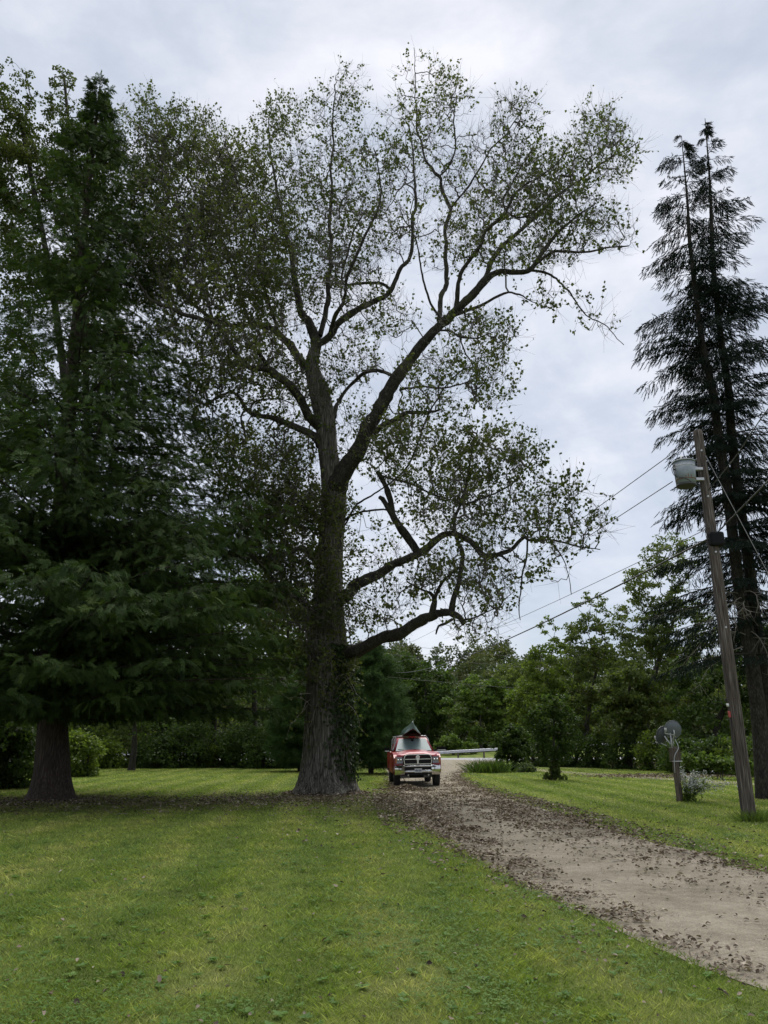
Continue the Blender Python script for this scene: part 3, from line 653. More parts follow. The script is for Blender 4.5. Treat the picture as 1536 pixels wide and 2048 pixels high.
Rm = basis(d, roll=rng.uniform(0, 6.28, len(sel)))
V, F = stamp(KITE_V, KITE_F, base, Rm, rng.uniform(.085, .145, len(sel)))
cl = np.sin(base[:, 0] * .8) * .12 + np.sin(base[:, 2] * .7 + base[:, 1]) * .12
tint = np.clip(rng.normal(.5, .2, len(sel)) + cl, 0, 1)
mesh('crown', V, [F], M['cw_leaf'], CW, tint=np.repeat(tint, 4))
print('cottonwood leaves', len(sel), 'targets', len(tg))
# loose grey suckers on the trunk
A = Acc(); SUCK = []
for k_ in range(190):
    v0 = random.uniform(1000, 1420); a0 = random.uniform(-2.6, -.5)
    cx = np.interp(v0, [1000, 1200, 1400], [668, 656, 655]); rw = px(np.interp(v0, [1000, 1200, 1400], [30, 34, 46]), TY)
    b = P(cx, v0, TY); s = b + np.array((math.cos(a0) * rw, math.sin(a0) * rw, 0))
    L_ = random.uniform(.4, 1.7); dirv = np.array((math.cos(a0), math.sin(a0), random.uniform(-.9, .9)))
    pts = [s]; dv = dirv / np.linalg.norm(dirv)
    for q in range(6):
        dv = dv + np.random.normal(size=3) * .38 + np.array((0, 0, -.05)); dv /= np.linalg.norm(dv); pts.append(pts[-1] + dv * L_ / 6)
    pts = np.array(pts); acc_tube(A, pts, np.linspace(.012, .004, 7), nseg=4); SUCK.append(pts[2:])
A.build('sucker_shoots', M['twig_pale'], CW)['kind'] = 'stuff'
sp_ = np.repeat(np.vstack(SUCK), 4, 0) + rng.normal(size=(len(np.vstack(SUCK)) * 4, 3)) * .09
V, F = stamp(KITE_V, KITE_F, sp_, basis(rdir(len(sp_)), roll=rng.uniform(0, 6, len(sp_))), rng.uniform(.07, .13, len(sp_)))
mesh('sucker_leaves', V, [F], M['cw_leaf'], CW, tint=np.repeat(np.clip(rng.normal(.6, .2, len(sp_)), 0, 1), 4))['kind'] = 'stuff'

# ivy on the trunk
IV = empty('ivy', P(690, 1560, TY - .8), 'dark ivy climbing the right side of the big furrowed trunk', 'climbing plant')
nI = 5200
vv_ = rng.uniform(1290, 1560, nI); wfall = np.interp(vv_, [1290, 1330, 1420, 1500, 1560], [1, 1, .75, .45, .12])
keep = rng.random(nI) < wfall; vv_ = vv_[keep]; nI = len(vv_)
wtr = np.interp(vv_, [1250, 1310, 1370, 1440, 1500, 1560], [74, 86, 90, 93, 98, 106]) / 2
aa = rng.normal(-.5, .42, nI); rad = px(wtr, TY) + rng.uniform(.0, .28, nI) * (rng.random(nI) ** 1.2)
yy = FPX * cp - (1024 - vv_) * sp; zz_ = CAM_H + (FPX * sp + (1024 - vv_) * cp) * TY / yy
pos = np.c_[(655 - 768) * TY / yy + np.cos(aa) * rad, TY + np.sin(aa) * rad, zz_]
outd = np.c_[np.cos(aa), np.sin(aa), np.full(nI, -.5)] + rng.normal(size=(nI, 3)) * .5
V, F = stamp(KITE_V, KITE_F, pos, basis(np.c_[rng.normal(size=nI) * .5, rng.normal(size=nI) * .5, np.full(nI, -1.0)], up=nrm(outd)), rng.uniform(.08, .15, nI))
mesh('foliage', V, [F], M['ivy_leaf'], IV, tint=np.repeat(np.clip(rng.normal(.45, .25, nI), 0, 1), 4))
A = Acc()
for k_ in range(9):
    a0 = random.uniform(-1.1, -.1); pts = []
    for v0 in range(1570, 1300, -22):
        a0 += random.uniform(-.12, .12); rw = px(np.interp(v0, [1250, 1310, 1440, 1560], [37, 43, 47, 54]), TY) + .03
        b = P(655, v0, TY); pts.append((b[0] + math.cos(a0) * rw, TY + math.sin(a0) * rw, b[2]))
    acc_tube(A, np.array(pts), np.full(len(pts), .018), nseg=5)
A.build('stem', M['twig'], IV)

# ------------------------------------------------------------------ conifers
def conifer(name, label, trunk_pts, lenfn, hmin, nb, proto, pscale, matl, bark, droop=.35, upt=.15, azbias=None, per=9, side=.5, group=None, cat='tree', seed=1, nseg=14, ridge=0.05, hang=0.0, sparse=None, tipbare=0, step=.42, ypull=1.0, tmean=.5, jit=.22, rj=.5):
    rs = np.random.RandomState(seed)
    tp = catmull(np.array(trunk_pts, float), .35)
    H = tp[-1, 2]
    E = empty(name, (tp[0, 0], tp[0, 1], 0), label, cat, group)
    V, F, cap = tube(tp[:, :3], tp[:, 3], nseg, ridge=ridge, ridges=20, seed=seed)
    mesh('trunk', V, [F, cap], bark, E, smooth=True)
    A = Acc(); PS = []; DR = []; SCL = []
    for b in range(nb):
        h = hmin + (H - hmin) * (1 - (1 - rs.rand()) ** 1.0); az = rs.rand() * 2 * np.pi
        if azbias is not None and rs.rand() < .5: az = azbias + rs.normal() * .9
        L = float(lenfn(h, az)) * rs.uniform(.62, 1.12)
        if L < .12: continue
        if sparse is not None and rs.rand() > sparse(h): continue
        s = np.array([np.interp(h, tp[:, 2], tp[:, k]) for k in range(3)])
        k_ = max(3, int(L / step)); t_ = np.linspace(0, 1, k_ + 1)
        out_ = np.array((math.cos(az), math.sin(az) * ypull, 0))
        zc = L * (upt * np.sin(t_ * 2.2) * .6 - droop * t_ ** 1.6 + upt * .8 * t_ ** 3)
        sd_ = np.array((-out_[1], out_[0], 0)) * np.sin(t_ * 3 + rs.rand() * 6)[:, None] * L * .04
        pth_ = s + out_ * (t_ * L)[:, None] + sd_; pth_[:, 2] += zc
        r0 = .012 + .0075 * L
        A.add(*prisms(pth_[:-1], pth_[1:], np.linspace(r0, .006, k_ + 1)[:-1], np.linspace(r0, .006, k_ + 1)[1:], 4))
        T_ = nrm(np.gradient(pth_, axis=0)); sdv = np.cross(T_, (0, 0, 1.0))
        t0 = rs.uniform(tipbare, tipbare + .15)
        for j in range(1, k_ + 1):
            if t_[j] < t0 and L > 1.2: continue
            m_ = per
            tt = rs.uniform(-.5, .5, m_)[:, None] * (L / k_)
            lat = rs.choice((-1, 1), m_)[:, None]; q = rs.uniform(0, side * (1.15 - t_[j] * .6) * min(L * .35, 1.2), m_)[:, None]
            pp = pth_[j] + T_[j] * (tt + q * .7) + sdv[j] * lat * q; pp[:, 2] -= (q[:, 0] ** 1.3) * .25
            dd = T_[j] * .75 + sdv[j] * lat * rs.uniform(.3, 1.1, m_)[:, None] + rs.normal(size=(m_, 3)) * jit
            dd[:, 2] -= hang * rs.uniform(.4, 1.4, m_)
            PS.append(pp); DR.append(dd); SCL.append(rs.uniform(.7, 1.25, m_) * pscale * (1 if L > .8 else .7))
    A.build('branches', bark, E)['kind'] = 'stuff'
    PS = np.vstack(PS); DR = np.vstack(DR); SCL = np.concatenate(SCL)
    Rm = basis(DR, roll=rs.normal(size=len(PS)) * rj)
    V, F = stamp(proto[0], proto[1], PS, Rm, SCL)
    tint = np.clip(rs.normal(tmean, .22, len(PS)), 0, 1)
    mesh('crown', V, [F], matl, E, tint=np.repeat(tint, len(proto[0])))
    print(name, 'sprays', len(PS), 'tris', len(F))
    return E

def tpts(l): return [[*P(u, v, Y), px(w, Y) / 2] for u, v, w, Y in l]
CY = 24.6
cedar_tr = tpts([(100, 1612, 116, CY), (102, 1590, 88, CY), (104, 1555, 70, CY), (105, 1500, 62, CY), (106, 1420, 56, CY), (112, 1200, 46, CY), (125, 1000, 38, CY + .3), (140, 800, 30, CY + .6), (158, 600, 23, CY + .9), (172, 420, 15, CY + 1.2), (190, 260, 8, CY + 1.5), (200, 168, 2, CY + 1.6)])
def cedar_len(h, az):
    L = np.interp(h, [2.6, 4, 6, 8.5, 10.5, 13.5, 17, 22, 27.5], [6.8, 8.2, 7.8, 7.1, 5.9, 4.8, 3.5, 2.5, .5])
    return L * (1 if math.cos(az) > -.3 else .8)
conifer('cedar_tree', 'massive dark cedar with thick reddish trunk and low drooping branches, left', cedar_tr, cedar_len, 2.35, 980, (SPRAY_V, SPRAY_F), .36, M['cedar_leaf'], M['cedar_bark'],
        droop=.12, upt=.12, azbias=-.5, per=12, side=1.0, seed=4, nseg=40, ridge=.10, hang=.45, jit=.42, rj=1.0, sparse=lambda h: 1.0 if h < 8.5 else (.55 if h < 12 else .36), step=.5)

SY = 25.0
sp1 = tpts([(1530, 1600, 36, SY), (1524, 1500, 33, SY), (1514, 1400, 30, SY), (1494, 1260, 27, SY), (1478, 1171, 24, SY), (1455, 984, 22, SY), (1438, 879, 20, SY), (1426, 787, 18, SY), (1402, 670, 14, SY), (1379, 479, 9, SY), (1375, 406, 6, SY), (1363, 272, 1.5, SY)])
sp2 = tpts([(1550, 1600, 36, SY + .6), (1543, 1500, 33, SY + .6), (1534, 1400, 30, SY + .6), (1514, 1270, 26, SY + .6), (1497, 1125, 23, SY + .6), (1478, 996, 21, SY + .6), (1462, 855, 19, SY + .6), (1458, 787, 18, SY + .6), (1441, 670, 14, SY + .6), (1426, 523, 11, SY + .6), (1420, 371, 6, SY + .6), (1410, 237, 1.5, SY + .6)])
def sl1(h, az):
    L = np.interp(h, [4, 6, 9, 12, 14.2, 16, 18, 20, 22, 23.6, 24.4], [3.2, 3.0, 2.1, 2.1, 2.0, 2.0, 1.7, 1.35, 1.1, .75, .25])
    return L * (1.0 if math.cos(az) < .2 else .75)
def sl2(h, az):
    L = np.interp(h, [4, 6, 9, 12, 14.2, 16, 18, 20, 21.5, 23, 24.5, 25.6], [1.8, 2.4, 2.4, 2.5, 2.5, 2.3, 2.0, 1.6, 1.35, .75, .8, .15])
    return L * (1.0 if math.cos(az) > -.2 else .6)
brush = (BRUSH_V, BRUSH_F)
conifer('spruce_tree', 'tall dark spruce with thin drooping branches, the slightly shorter left one of the pair', sp1, sl1, 4.2, 190, brush, .31, M['spruce_leaf'], M['dark_bark'], droop=.25, upt=.06, per=13, side=.9, seed=21, hang=1.0, sparse=lambda h: 1.0 if h > 11.5 else .85, step=.22)
conifer('spruce_tree', 'tall dark spruce with the highest tip, the right one of the pair behind the pole', sp2, sl2, 4.2, 210, brush, .32, M['spruce_leaf'], M['dark_bark'], droop=.22, upt=.06, per=13, side=.9, seed=33, hang=1.0, sparse=lambda h: 1.0 if h > 11.5 else .85, step=.22)

# pale dead lower branches of the front spruce
_sp = [o for o in C.objects if o.name.startswith('spruce_tree')]
rs = np.random.RandomState(61)
for k in range(11):
    h = rs.uniform(3.6, 6.5); az = math.pi + rs.normal() * .55 if k < 8 else rs.uniform(-1.8, -1.2); L_ = rs.uniform(1.6, 3.2)
    x0 = P(1515, 1400, SY)[0]; s_ = np.array((x0, SY, h)); pts = [s_]; dv = np.array((math.cos(az), math.sin(az) - .35, .05)); A = Acc()
    for q in range(8):
        dv = nrm(dv + rs.normal(size=3) * .12 + np.array((0, 0, -.13))); pts.append(pts[-1] + dv * L_ / 8)
    pts = np.array(pts); acc_tube(A, pts, np.linspace(.022, .005, 9), nseg=5)
    for q in range(12):
        b_ = pts[rs.randint(3, 9)]; d2 = nrm(rs.normal(size=3) + np.array((math.cos(az), 0, -.9))); e2 = b_ + d2 * rs.uniform(.25, .7); A.add(*prisms([b_], [e2], [.007], [.003]))
    A.build('dead_branch', M['twig_pale'], _sp[0])

# ------------------------------------------------------------------ broadleaf trees and shrubs
def leafy(name, label, cat, u, Y, blobs_, nleaf, lsize, mat, bark='dark_bark', tw_=18, group=None, trunk_top=None, nclump=90, flat=.45, crs=.16, seed=1, stems=1, gap=0.0, vb=None, parts=('trunk', 'branches', 'crown'), spread=.18, lean=0):
    """blobs_: (u, v, ru, rv) ellipses of the crown in photo pixels at distance Y"""
    global rng
    keep_, rng = rng, np.random.default_rng(seed)
    bx = (u - 768) * Y / 1625.0
    E = empty(name, (bx, Y, 0), label, cat, group)
    tot = sum(b[2] * b[3] for b in blobs_); CL = []; CR = []
    for (cu, cv, ru, rv) in blobs_:
        k = max(3, int(nclump * ru * rv / tot)); q = rdir(k) * rng.uniform(.35, 1.0, (k, 1)) ** .6
        c0 = P(cu, cv, Y); rx, rz = px(ru, Y), px(rv, Y); ry = min(rx, rz * 1.3)
        CL.append(c0 + q * np.array((rx, ry, rz))); CR.append(np.full(k, crs * 2.2 * math.sqrt(rx * rz)))
    CL = np.vstack(CL); CR = np.concatenate(CR) * rng.uniform(.6, 1.3, len(CL)); CL[:, 2] = np.maximum(CL[:, 2], .15)
    top = max(blobs_, key=lambda b: b[2] * b[3]); tp_ = P(top[0], top[1] - top[3] * .35, Y) if trunk_top is None else P(*trunk_top, Y)
    A = Acc(); seeds = []
    for s_ in range(stems):
        ox, oy = (0, 0) if stems == 1 else (random.uniform(-1, 1) * spread * px(top[2], Y) * 2, random.uniform(-.3, .3))
        pts = np.array([(bx + ox, Y + oy, -.05), (bx + ox * 1.2 + random.uniform(-.1, .1), Y + oy, tp_[2] * .3), (bx * .6 + tp_[0] * .4 + ox * 1.6, Y + oy * 1.5, tp_[2] * .65), (tp_[0] + ox * 2, Y + oy * 2, tp_[2])])
        c = catmull(pts, max(.25, tp_[2] / 25)); r = np.linspace(1, .3, len(c)) * px(tw_, Y) / 2; r[0] *= 1.35
        A = Acc(); acc_tube(A, c, r, nseg=10, ridge=.06, seed=s_); seeds.append(c[len(c) // 5:]); A.build(parts[0], M[bark], E, smooth=True)
    sd_ = np.vstack(seeds)
    nodes, par, cnt, ns = grow(sd_, None, CL[:240], .3, .8)
    A = Acc(); twigs(A, nodes, par, cnt, ns, tip=.008, pw=2.1, capr=px(tw_, Y) * .3)
    A.build(parts[1], M[bark], E)['kind'] = 'stuff'
    w = CR ** 2; ci = rng.choice(len(CL), nleaf, p=w / w.sum())
    off = inball(nleaf); off = off * CR[ci][:, None] * np.array((1, 1, flat))
    off[:, 2] -= (off[:, 0] ** 2 + off[:, 1] ** 2) / np.maximum(CR[ci], .1) * .25
    pos = CL[ci] + off
    pos[:, 2] = np.maximum(pos[:, 2], .04)
    d = rdir(nleaf); d[:, 2] -= .5
    V, F = stamp(KITE_V, KITE_F, pos, basis(d, roll=rng.normal(size=nleaf) * .9), lsize * rng.uniform(.65, 1.3, nleaf))
    tint = np.clip(rng.normal(.45, .17, nleaf) + rng.normal(0, .13, len(CL))[ci], 0, 1)
    mesh(parts[2], V, [F], M[mat], E, tint=np.repeat(tint, 4))
    rng = keep_
    return E

HL = ['near dark shrub mass just left of the cedar trunk', 'near dark shrub at the far left edge behind the cedar', 'green shrub directly right of the cedar trunk', 'shrub at the back of the lawn between the cedar trunk and the young tree', 'shrub at the back of the lawn behind the young leaning tree', 'back lawn shrub just right of the young leaning tree', 'back lawn shrub midway between the young tree and the big trunk, left one', 'back lawn shrub midway between the young tree and the big trunk, right one', 'back lawn shrub third to the left of the big furrowed trunk', 'back lawn shrub just left of the soft pine by the big trunk', 'shrub right behind the left side of the big furrowed trunk']
BL = ['dark woodland tree at the far left edge behind the cedar', 'dark woodland tree directly behind the cedar trunk', 'green woodland tree just right of the cedar trunk', 'dark woodland tree behind the young leaning tree', 'olive woodland tree midway between cedar trunk and big trunk', 'dark woodland tree behind the left lawn, second left of the big trunk', 'olive woodland tree next to the left side of the big trunk']
RL = ['wood edge shrub just left of the small lawn tree', 'wood edge shrub right behind the small lawn tree', 'wood edge shrub just right of the small lawn tree', 'wood edge shrub midway between the small lawn tree and the dish post', 'wood edge shrub just left of the dish post', 'wood edge shrub just right of the dish post', 'wood edge shrub between the dish post and the utility pole', 'wood edge shrub right behind the utility pole', 'wood edge shrub at the right edge behind the spruce trunks', 'wood edge shrub beyond the right edge of the photo']
UL = ['low bush behind the guardrail hidden by the truck cab', 'low bush behind the guardrail at the right mirror of the truck', 'low bush behind the guardrail just left of the dark round shrub', 'green bush behind the guardrail above the daylily clump', 'low bush behind the guardrail right of the dark round shrub', 'low bush behind the guardrail left of the truck']

# trees behind the left side
LT = 'dark woodland trees behind the left lawn'
leafy('poplar_tree', 'tall thin poplar at the left edge with brownish green crown top above the cedar', 'tree', 96, 31, [(20, 170, 70, 60), (0, 260, 110, 90), (40, 360, 105, 110), (-20, 450, 90, 120), (60, 560, 90, 110), (20, 720, 90, 110), (0, 880, 100, 100), (-60, 300, 80, 140)], 46000, .125, 'cw_leaf', 'dark_bark', 28, None, (45, 260), 800, .8, .085, 41)
leafy('poplar_tree', 'slender poplar top between the left edge poplar and the cedar tip', 'tree', 113, 33, [(125, 165, 36, 56), (135, 240, 70, 60), (165, 320, 90, 90), (200, 230, 45, 60), (175, 430, 90, 90), (170, 560, 80, 100), (200, 700, 80, 90)], 30000, .125, 'cw_leaf', 'dark_bark', 22, None, (128, 150), 700, .8, .085, 42)
back_left = [(-60, 52, [(-60, 1250, 190, 220), (-40, 1460, 180, 80)], 'oak_leaf', 30), (110, 60, [(110, 1330, 120, 120), (120, 1440, 110, 60)], 'oak_leaf', 20), (215, 66, [(215, 1320, 100, 150), (215, 1450, 80, 60)], 'maple_leaf', 16), (320, 62, [(320, 1330, 110, 150), (330, 1430, 70, 60)], 'oak_leaf', 16),
             (420, 68, [(420, 1290, 100, 160), (430, 1420, 60, 60)], 'olive_leaf', 15), (505, 64, [(500, 1260, 90, 150), (480, 1400, 50, 50)], 'oak_leaf', 14), (572, 58, [(575, 1270, 70, 130), (560, 1400, 50, 60)], 'olive_leaf', 14)]
for k, (u, Y, bl, mt, tw_) in enumerate(back_left):
    leafy('woodland_tree', BL[k], 'tree', u, Y, bl, 6500, .26, mt, 'dark_bark', tw_, LT, None, 110, .5, .15, 50 + k)
HG = 'dark shrubs along the back of the left lawn'
for k, (u, Y, ru, rv, mt) in enumerate([(10, 31, 60, 80, 'oak_leaf'), (-70, 30, 80, 110, 'oak_leaf'), (160, 42, 42, 62, 'maple_leaf'), (205, 56, 50, 52, 'maple_leaf'), (262, 59, 40, 44, 'olive_leaf'), (318, 57, 48, 50, 'oak_leaf'), (378, 58, 46, 46, 'oak_leaf'), (432, 59, 45, 42, 'maple_leaf'), (488, 58, 46, 42, 'oak_leaf'), (545, 56, 48, 52, 'oak_leaf'), (600, 58, 48, 60, 'oak_leaf')]):
    vb_ = 1024 + (FPX * sp + CAM_H * 1620 / Y) / cp; rv = rv * (1, 1, .8, .7, 1.25, .75, 1.2, .65, 1.15, .85, 1.3)[k]      # ground line
    leafy('shrub', HL[k], 'shrub', u, Y, [(u, vb_ - rv * .75, ru, rv), (u + ru * .4, vb_ - rv * 1.2, ru * .6, rv * .5)], 5200, .16, mt, 'dark_bark', 5, HG, None, 60, .6, .2, 80 + k, stems=3)
leafy('young_tree', 'thin young tree with bare leaning trunk on the back edge of the left lawn', 'tree', 262, 52, [(285, 1440, 60, 40), (300, 1400, 70, 40)], 1500, .16, 'oak_leaf', 'dark_bark', 14, None, (272, 1400), 40, .6, .2, 99)
# two soft pines behind the cottonwood
def pine(name, label, u, Y, vtop, half, seed):
    x = (u - 768) * Y / 1620; h = P(u, vtop, Y)[2]; w = px(half, Y)
    conifer(name, label, [[x, Y, -.05, .16], [x, Y, h * .5, .11], [x + .1, Y, h, .01]], lambda z, az: w * np.interp(z / h, [0, .12, .4, .7, 1], [.9, 1.05, 1.0, .7, .08]), .25, 420, (TUFT_V, TUFT_F), .30, M['pine_leaf'], M['dark_bark'], droop=-.05, upt=.15, per=9, side=1.3, seed=seed, hang=-.2, step=.3)
pine('pine_tree', 'soft dense dark pine between the big trunk and the red truck', 742, 46, 1280, 72, 5)
pine('pine_tree', 'soft dark pine showing just left of the big furrowed trunk', 600, 50, 1330, 60, 6)

# trees across the road and on the right
def T(label, u, Y, bl, mt, n=7000, ls=.28, tw_=14, bark='grey_bark', seed=1, nclump=190, name='roadside_tree', crs=.115, flat=.45, group=None, top=None):
    leafy(name, label, 'tree', u, Y, bl, n, ls, M and mt, bark, tw_, group, top, nclump, flat, crs, seed)
T('dark rounded tree across the road just right of the truck and canoe', 855, 118, [(850, 1395, 62, 75), (870, 1350, 50, 40), (830, 1440, 60, 50)], 'oak_leaf', 9000, .40, 10, seed=201)
T('dark green tree across the road directly behind the truck', 790, 122, [(780, 1370, 60, 70), (800, 1330, 60, 40), (770, 1450, 50, 50)], 'oak_leaf', 8000, .40, 10, seed=202)
T('bright green spreading tree across the road above the guardrail', 965, 112, [(960, 1385, 62, 36), (925, 1410, 50, 40), (1000, 1400, 50, 40), (960, 1445, 70, 40)], 'bright_leaf', 9000, .38, 9, seed=203, flat=.3)
T('brownish green tree across the road between the bright green tree and the tall maple', 1035, 116, [(1035, 1370, 45, 60), (1020, 1430, 50, 60)], 'olive_leaf', 7000, .38, 9, seed=204)
T('green tree across the road left of the truck, half hidden by the pine', 715, 120, [(715, 1380, 60, 70), (700, 1440, 50, 50)], 'maple_leaf', 6000, .40, 9, seed=205)
T('narrow green maple with pointed top right of the driveway end', 1092, 66, [(1095, 1265, 24, 34), (1095, 1320, 44, 50), (1070, 1390, 50, 50), (1130, 1400, 50, 50), (1100, 1450, 60, 50)], 'maple_leaf', 14000, .20, 14, seed=206, nclump=170, crs=.12)
T('tall airy tree with small olive and rusty leaves, right of the narrow maple', 1180, 62, [(1185, 1215, 38, 36), (1175, 1275, 55, 50), (1195, 1350, 65, 60), (1170, 1420, 60, 50)], 'olive_leaf', 14000, .18, 13, seed=207, nclump=330, crs=.10)
T('big loose pale green tree standing behind the spruces on the left', 1300, 58, [(1340, 1110, 60, 55), (1310, 1170, 70, 60), (1280, 1240, 70, 50), (1350, 1260, 90, 70), (1290, 1320, 80, 60), (1350, 1380, 90, 50)], 'olive_leaf', 24000, .17, 18, seed=208, nclump=620, crs=.085)
T('dark leafy tree low behind the two satellite dishes', 1260, 55, [(1260, 1380, 60, 60), (1240, 1440, 60, 50), (1300, 1440, 60, 50)], 'olive_leaf', 8000, .22, 13, 'dark_bark', seed=209, nclump=140)
T('dark leafy tree filling the gap behind the utility pole', 1440, 50, [(1430, 1370, 90, 70), (1420, 1450, 90, 50), (1520, 1330, 80, 90), (1530, 1440, 80, 60)], 'oak_leaf', 10000, .22, 15, 'dark_bark', seed=210, nclump=140)
T('dark leafy tree beyond the right edge, behind the spruces', 1620, 48, [(1620, 1300, 110, 110), (1610, 1430, 100, 70)], 'oak_leaf', 7000, .24, 15, 'dark_bark', seed=211)
T('dull green tree between the small lawn tree and the airy olive tree', 1140, 70, [(1150, 1420, 50, 60), (1140, 1470, 60, 40)], 'oak_leaf', 6000, .25, 12, seed=212)
T('dull green tree behind the dark round shrub', 1055, 76, [(1050, 1410, 40, 50), (1060, 1460, 50, 40)], 'maple_leaf', 6000, .26, 11, seed=213)
RH = 'shrubs along the wood edge behind the sandy lane'
for k, (u, Y, ru, rv, mt) in enumerate([(1080, 61, 36, 34, 'oak_leaf'), (1140, 60, 38, 38, 'oak_leaf'), (1195, 58, 40, 42, 'oak_leaf'), (1250, 55, 40, 46, 'oak_leaf'), (1310, 52, 44, 44, 'maple_leaf'), (1370, 47, 44, 40, 'oak_leaf'), (1425, 45, 44, 42, 'oak_leaf'), (1480, 43, 48, 44, 'maple_leaf'), (1545, 41, 55, 60, 'oak_leaf'), (1620, 40, 60, 70, 'oak_leaf')]):
    vb_ = 1024 + (FPX * sp + CAM_H * 1620 / Y) / cp
    leafy('shrub', RL[k], 'shrub', u, Y, [(u, vb_ - rv * .75, ru, rv), (u + ru * .3, vb_ - rv * 1.3, ru * .6, rv * .5)], 3600, .15, mt, 'dark_bark', 5, RH, None, 60, .6, .2, 300 + k, stems=3)
leafy('weed_patch', 'low bright green broad leaved weeds under the spruces', 'plant', 1440, 38.5, [(1400, 1520, 40, 14), (1450, 1525, 50, 14), (1500, 1530, 40, 14)], 2600, .16, 'bright_leaf', 'twig', 2, None, None, 60, .4, .2, 333, stems=4, parts=('stem', 'branches', 'foliage'))
RB = 'bushes behind the guardrail'
for k, (u, Y, ru, rv, mt) in enumerate([(820, 116, 30, 14, 'oak_leaf'), (860, 117, 30, 16, 'oak_leaf'), (950, 118, 26, 14, 'oak_leaf'), (985, 118, 26, 16, 'maple_leaf'), (1020, 119, 30, 18, 'oak_leaf'), (775, 116, 26, 14, 'oak_leaf')]):
    leafy('bush', UL[k], 'bush', u, Y, [(u, 1492, ru, rv)], 2200, .30, mt, 'dark_bark', 3, RB, None, 40, .7, .22, 350 + k, stems=2)
leafy('bush', 'bright yellow green bush at the guardrail right beside the truck', 'bush', 905, 104, [(902, 1483, 20, 17), (888, 1492, 18, 11), (930, 1494, 24, 11)], 3400, .28, 'bright_leaf', 'dark_bark', 3, None, None, 50, .7, .2, 360, stems=2)

# small things on the right lawn
leafy('small_tree', 'small bushy tree with ivy wrapped foot alone on the right lawn', 'tree', 1108, 38, [(1112, 1405, 30, 28), (1090, 1440, 38, 30), (1132, 1448, 34, 30), (1108, 1480, 40, 28), (1092, 1500, 30, 20), (1126, 1506, 28, 20), (1110, 1528, 16, 14)], 7500, .115, 'oak_leaf', 'grey_bark', 7, None, (1110, 1410), 240, .7, .10, 401)
leafy('ground_ivy', 'dark bushy growth round the foot of the small lawn tree', 'plant', 1108, 37.9, [(1108, 1540, 11, 18), (1108, 1554, 22, 6)], 1500, .10, 'olive_leaf', 'twig', 2, None, None, 30, .8, .25, 402, stems=2, parts=('stem', 'branches', 'foliage'))
leafy('shrub', 'dark round leafy shrub at the right side of the driveway end', 'shrub', 1022, 50, [(1015, 1470, 26, 26), (1035, 1500, 28, 26), (1000, 1498, 22, 20), (1042, 1470, 16, 18), (1012, 1528, 26, 16)], 5200, .16, 'oak_leaf', 'dark_bark', 5, None, None, 90, .6, .16, 403, stems=3)
leafy('flowering_shrub', 'low pale flowering shrub on the right foot of the dark round shrub', 'shrub', 1052, 48.5, [(1050, 1536, 20, 9)], 900, .13, 'pale_leaf', 'twig', 2, None, None, 26, .8, .25, 404, stems=3, parts=('stem', 'branches', 'foliage'))

def grass_clump(name, label, cat, u, Y, n_, rx, h, mat, w=.03, seed=1, mode='arch'):
    rs = np.random.RandomState(seed); x0 = (u - 768) * Y / 1630; E = empty(name, (x0, Y, 0), label, cat)
    b = np.c_[x0 + rs.normal(size=n_) * rx * .45, Y + rs.normal(size=n_) * rx * .35, np.zeros(n_)]
    d = np.c_[(b[:, 0] - x0) / rx + rs.normal(size=n_) * .5, (b[:, 1] - Y) / rx + rs.normal(size=n_) * .5, np.full(n_, 1.6)]; d = nrm(d)
    L = h * rs.uniform(.6, 1.15, n_)[:, None]; s_ = nrm(np.cross(d, rs.normal(size=(n_, 3)))) * w / 2
    m1 = b + d * L * .5; out_ = d * np.array((1, 1, 0)); e_ = b + d * L * .85 + out_ * L * .35
    V = np.stack([b - s_, b + s_, m1 + s_ * .9, m1 - s_ * .9, e_], 1).reshape(-1, 3); k = np.arange(n_)[:, None] * 5
    o = mesh('leaves', V, [np.concatenate([k + 0, k + 1, k + 2, k + 3], 1), np.concatenate([k + 3, k + 2, k + 4], 1)], M[mat], E, tint=np.repeat(np.clip(rs.normal(.5, .2, n_), 0, 1), 5)); o['kind'] = 'stuff'
    return E
grass_clump('daylily_clump', 'dark arching grassy clump left of the dark round shrub', 'plant', 978, 47.5, 700, 1.15, 1.0, 'oak_leaf', .035, 1)
grass_clump('grass_tuft', 'unmown grass tuft around the foot of the utility pole', 'plant', 1500, 17.9, 420, .42, .34, 'bright_leaf', .010, 2)
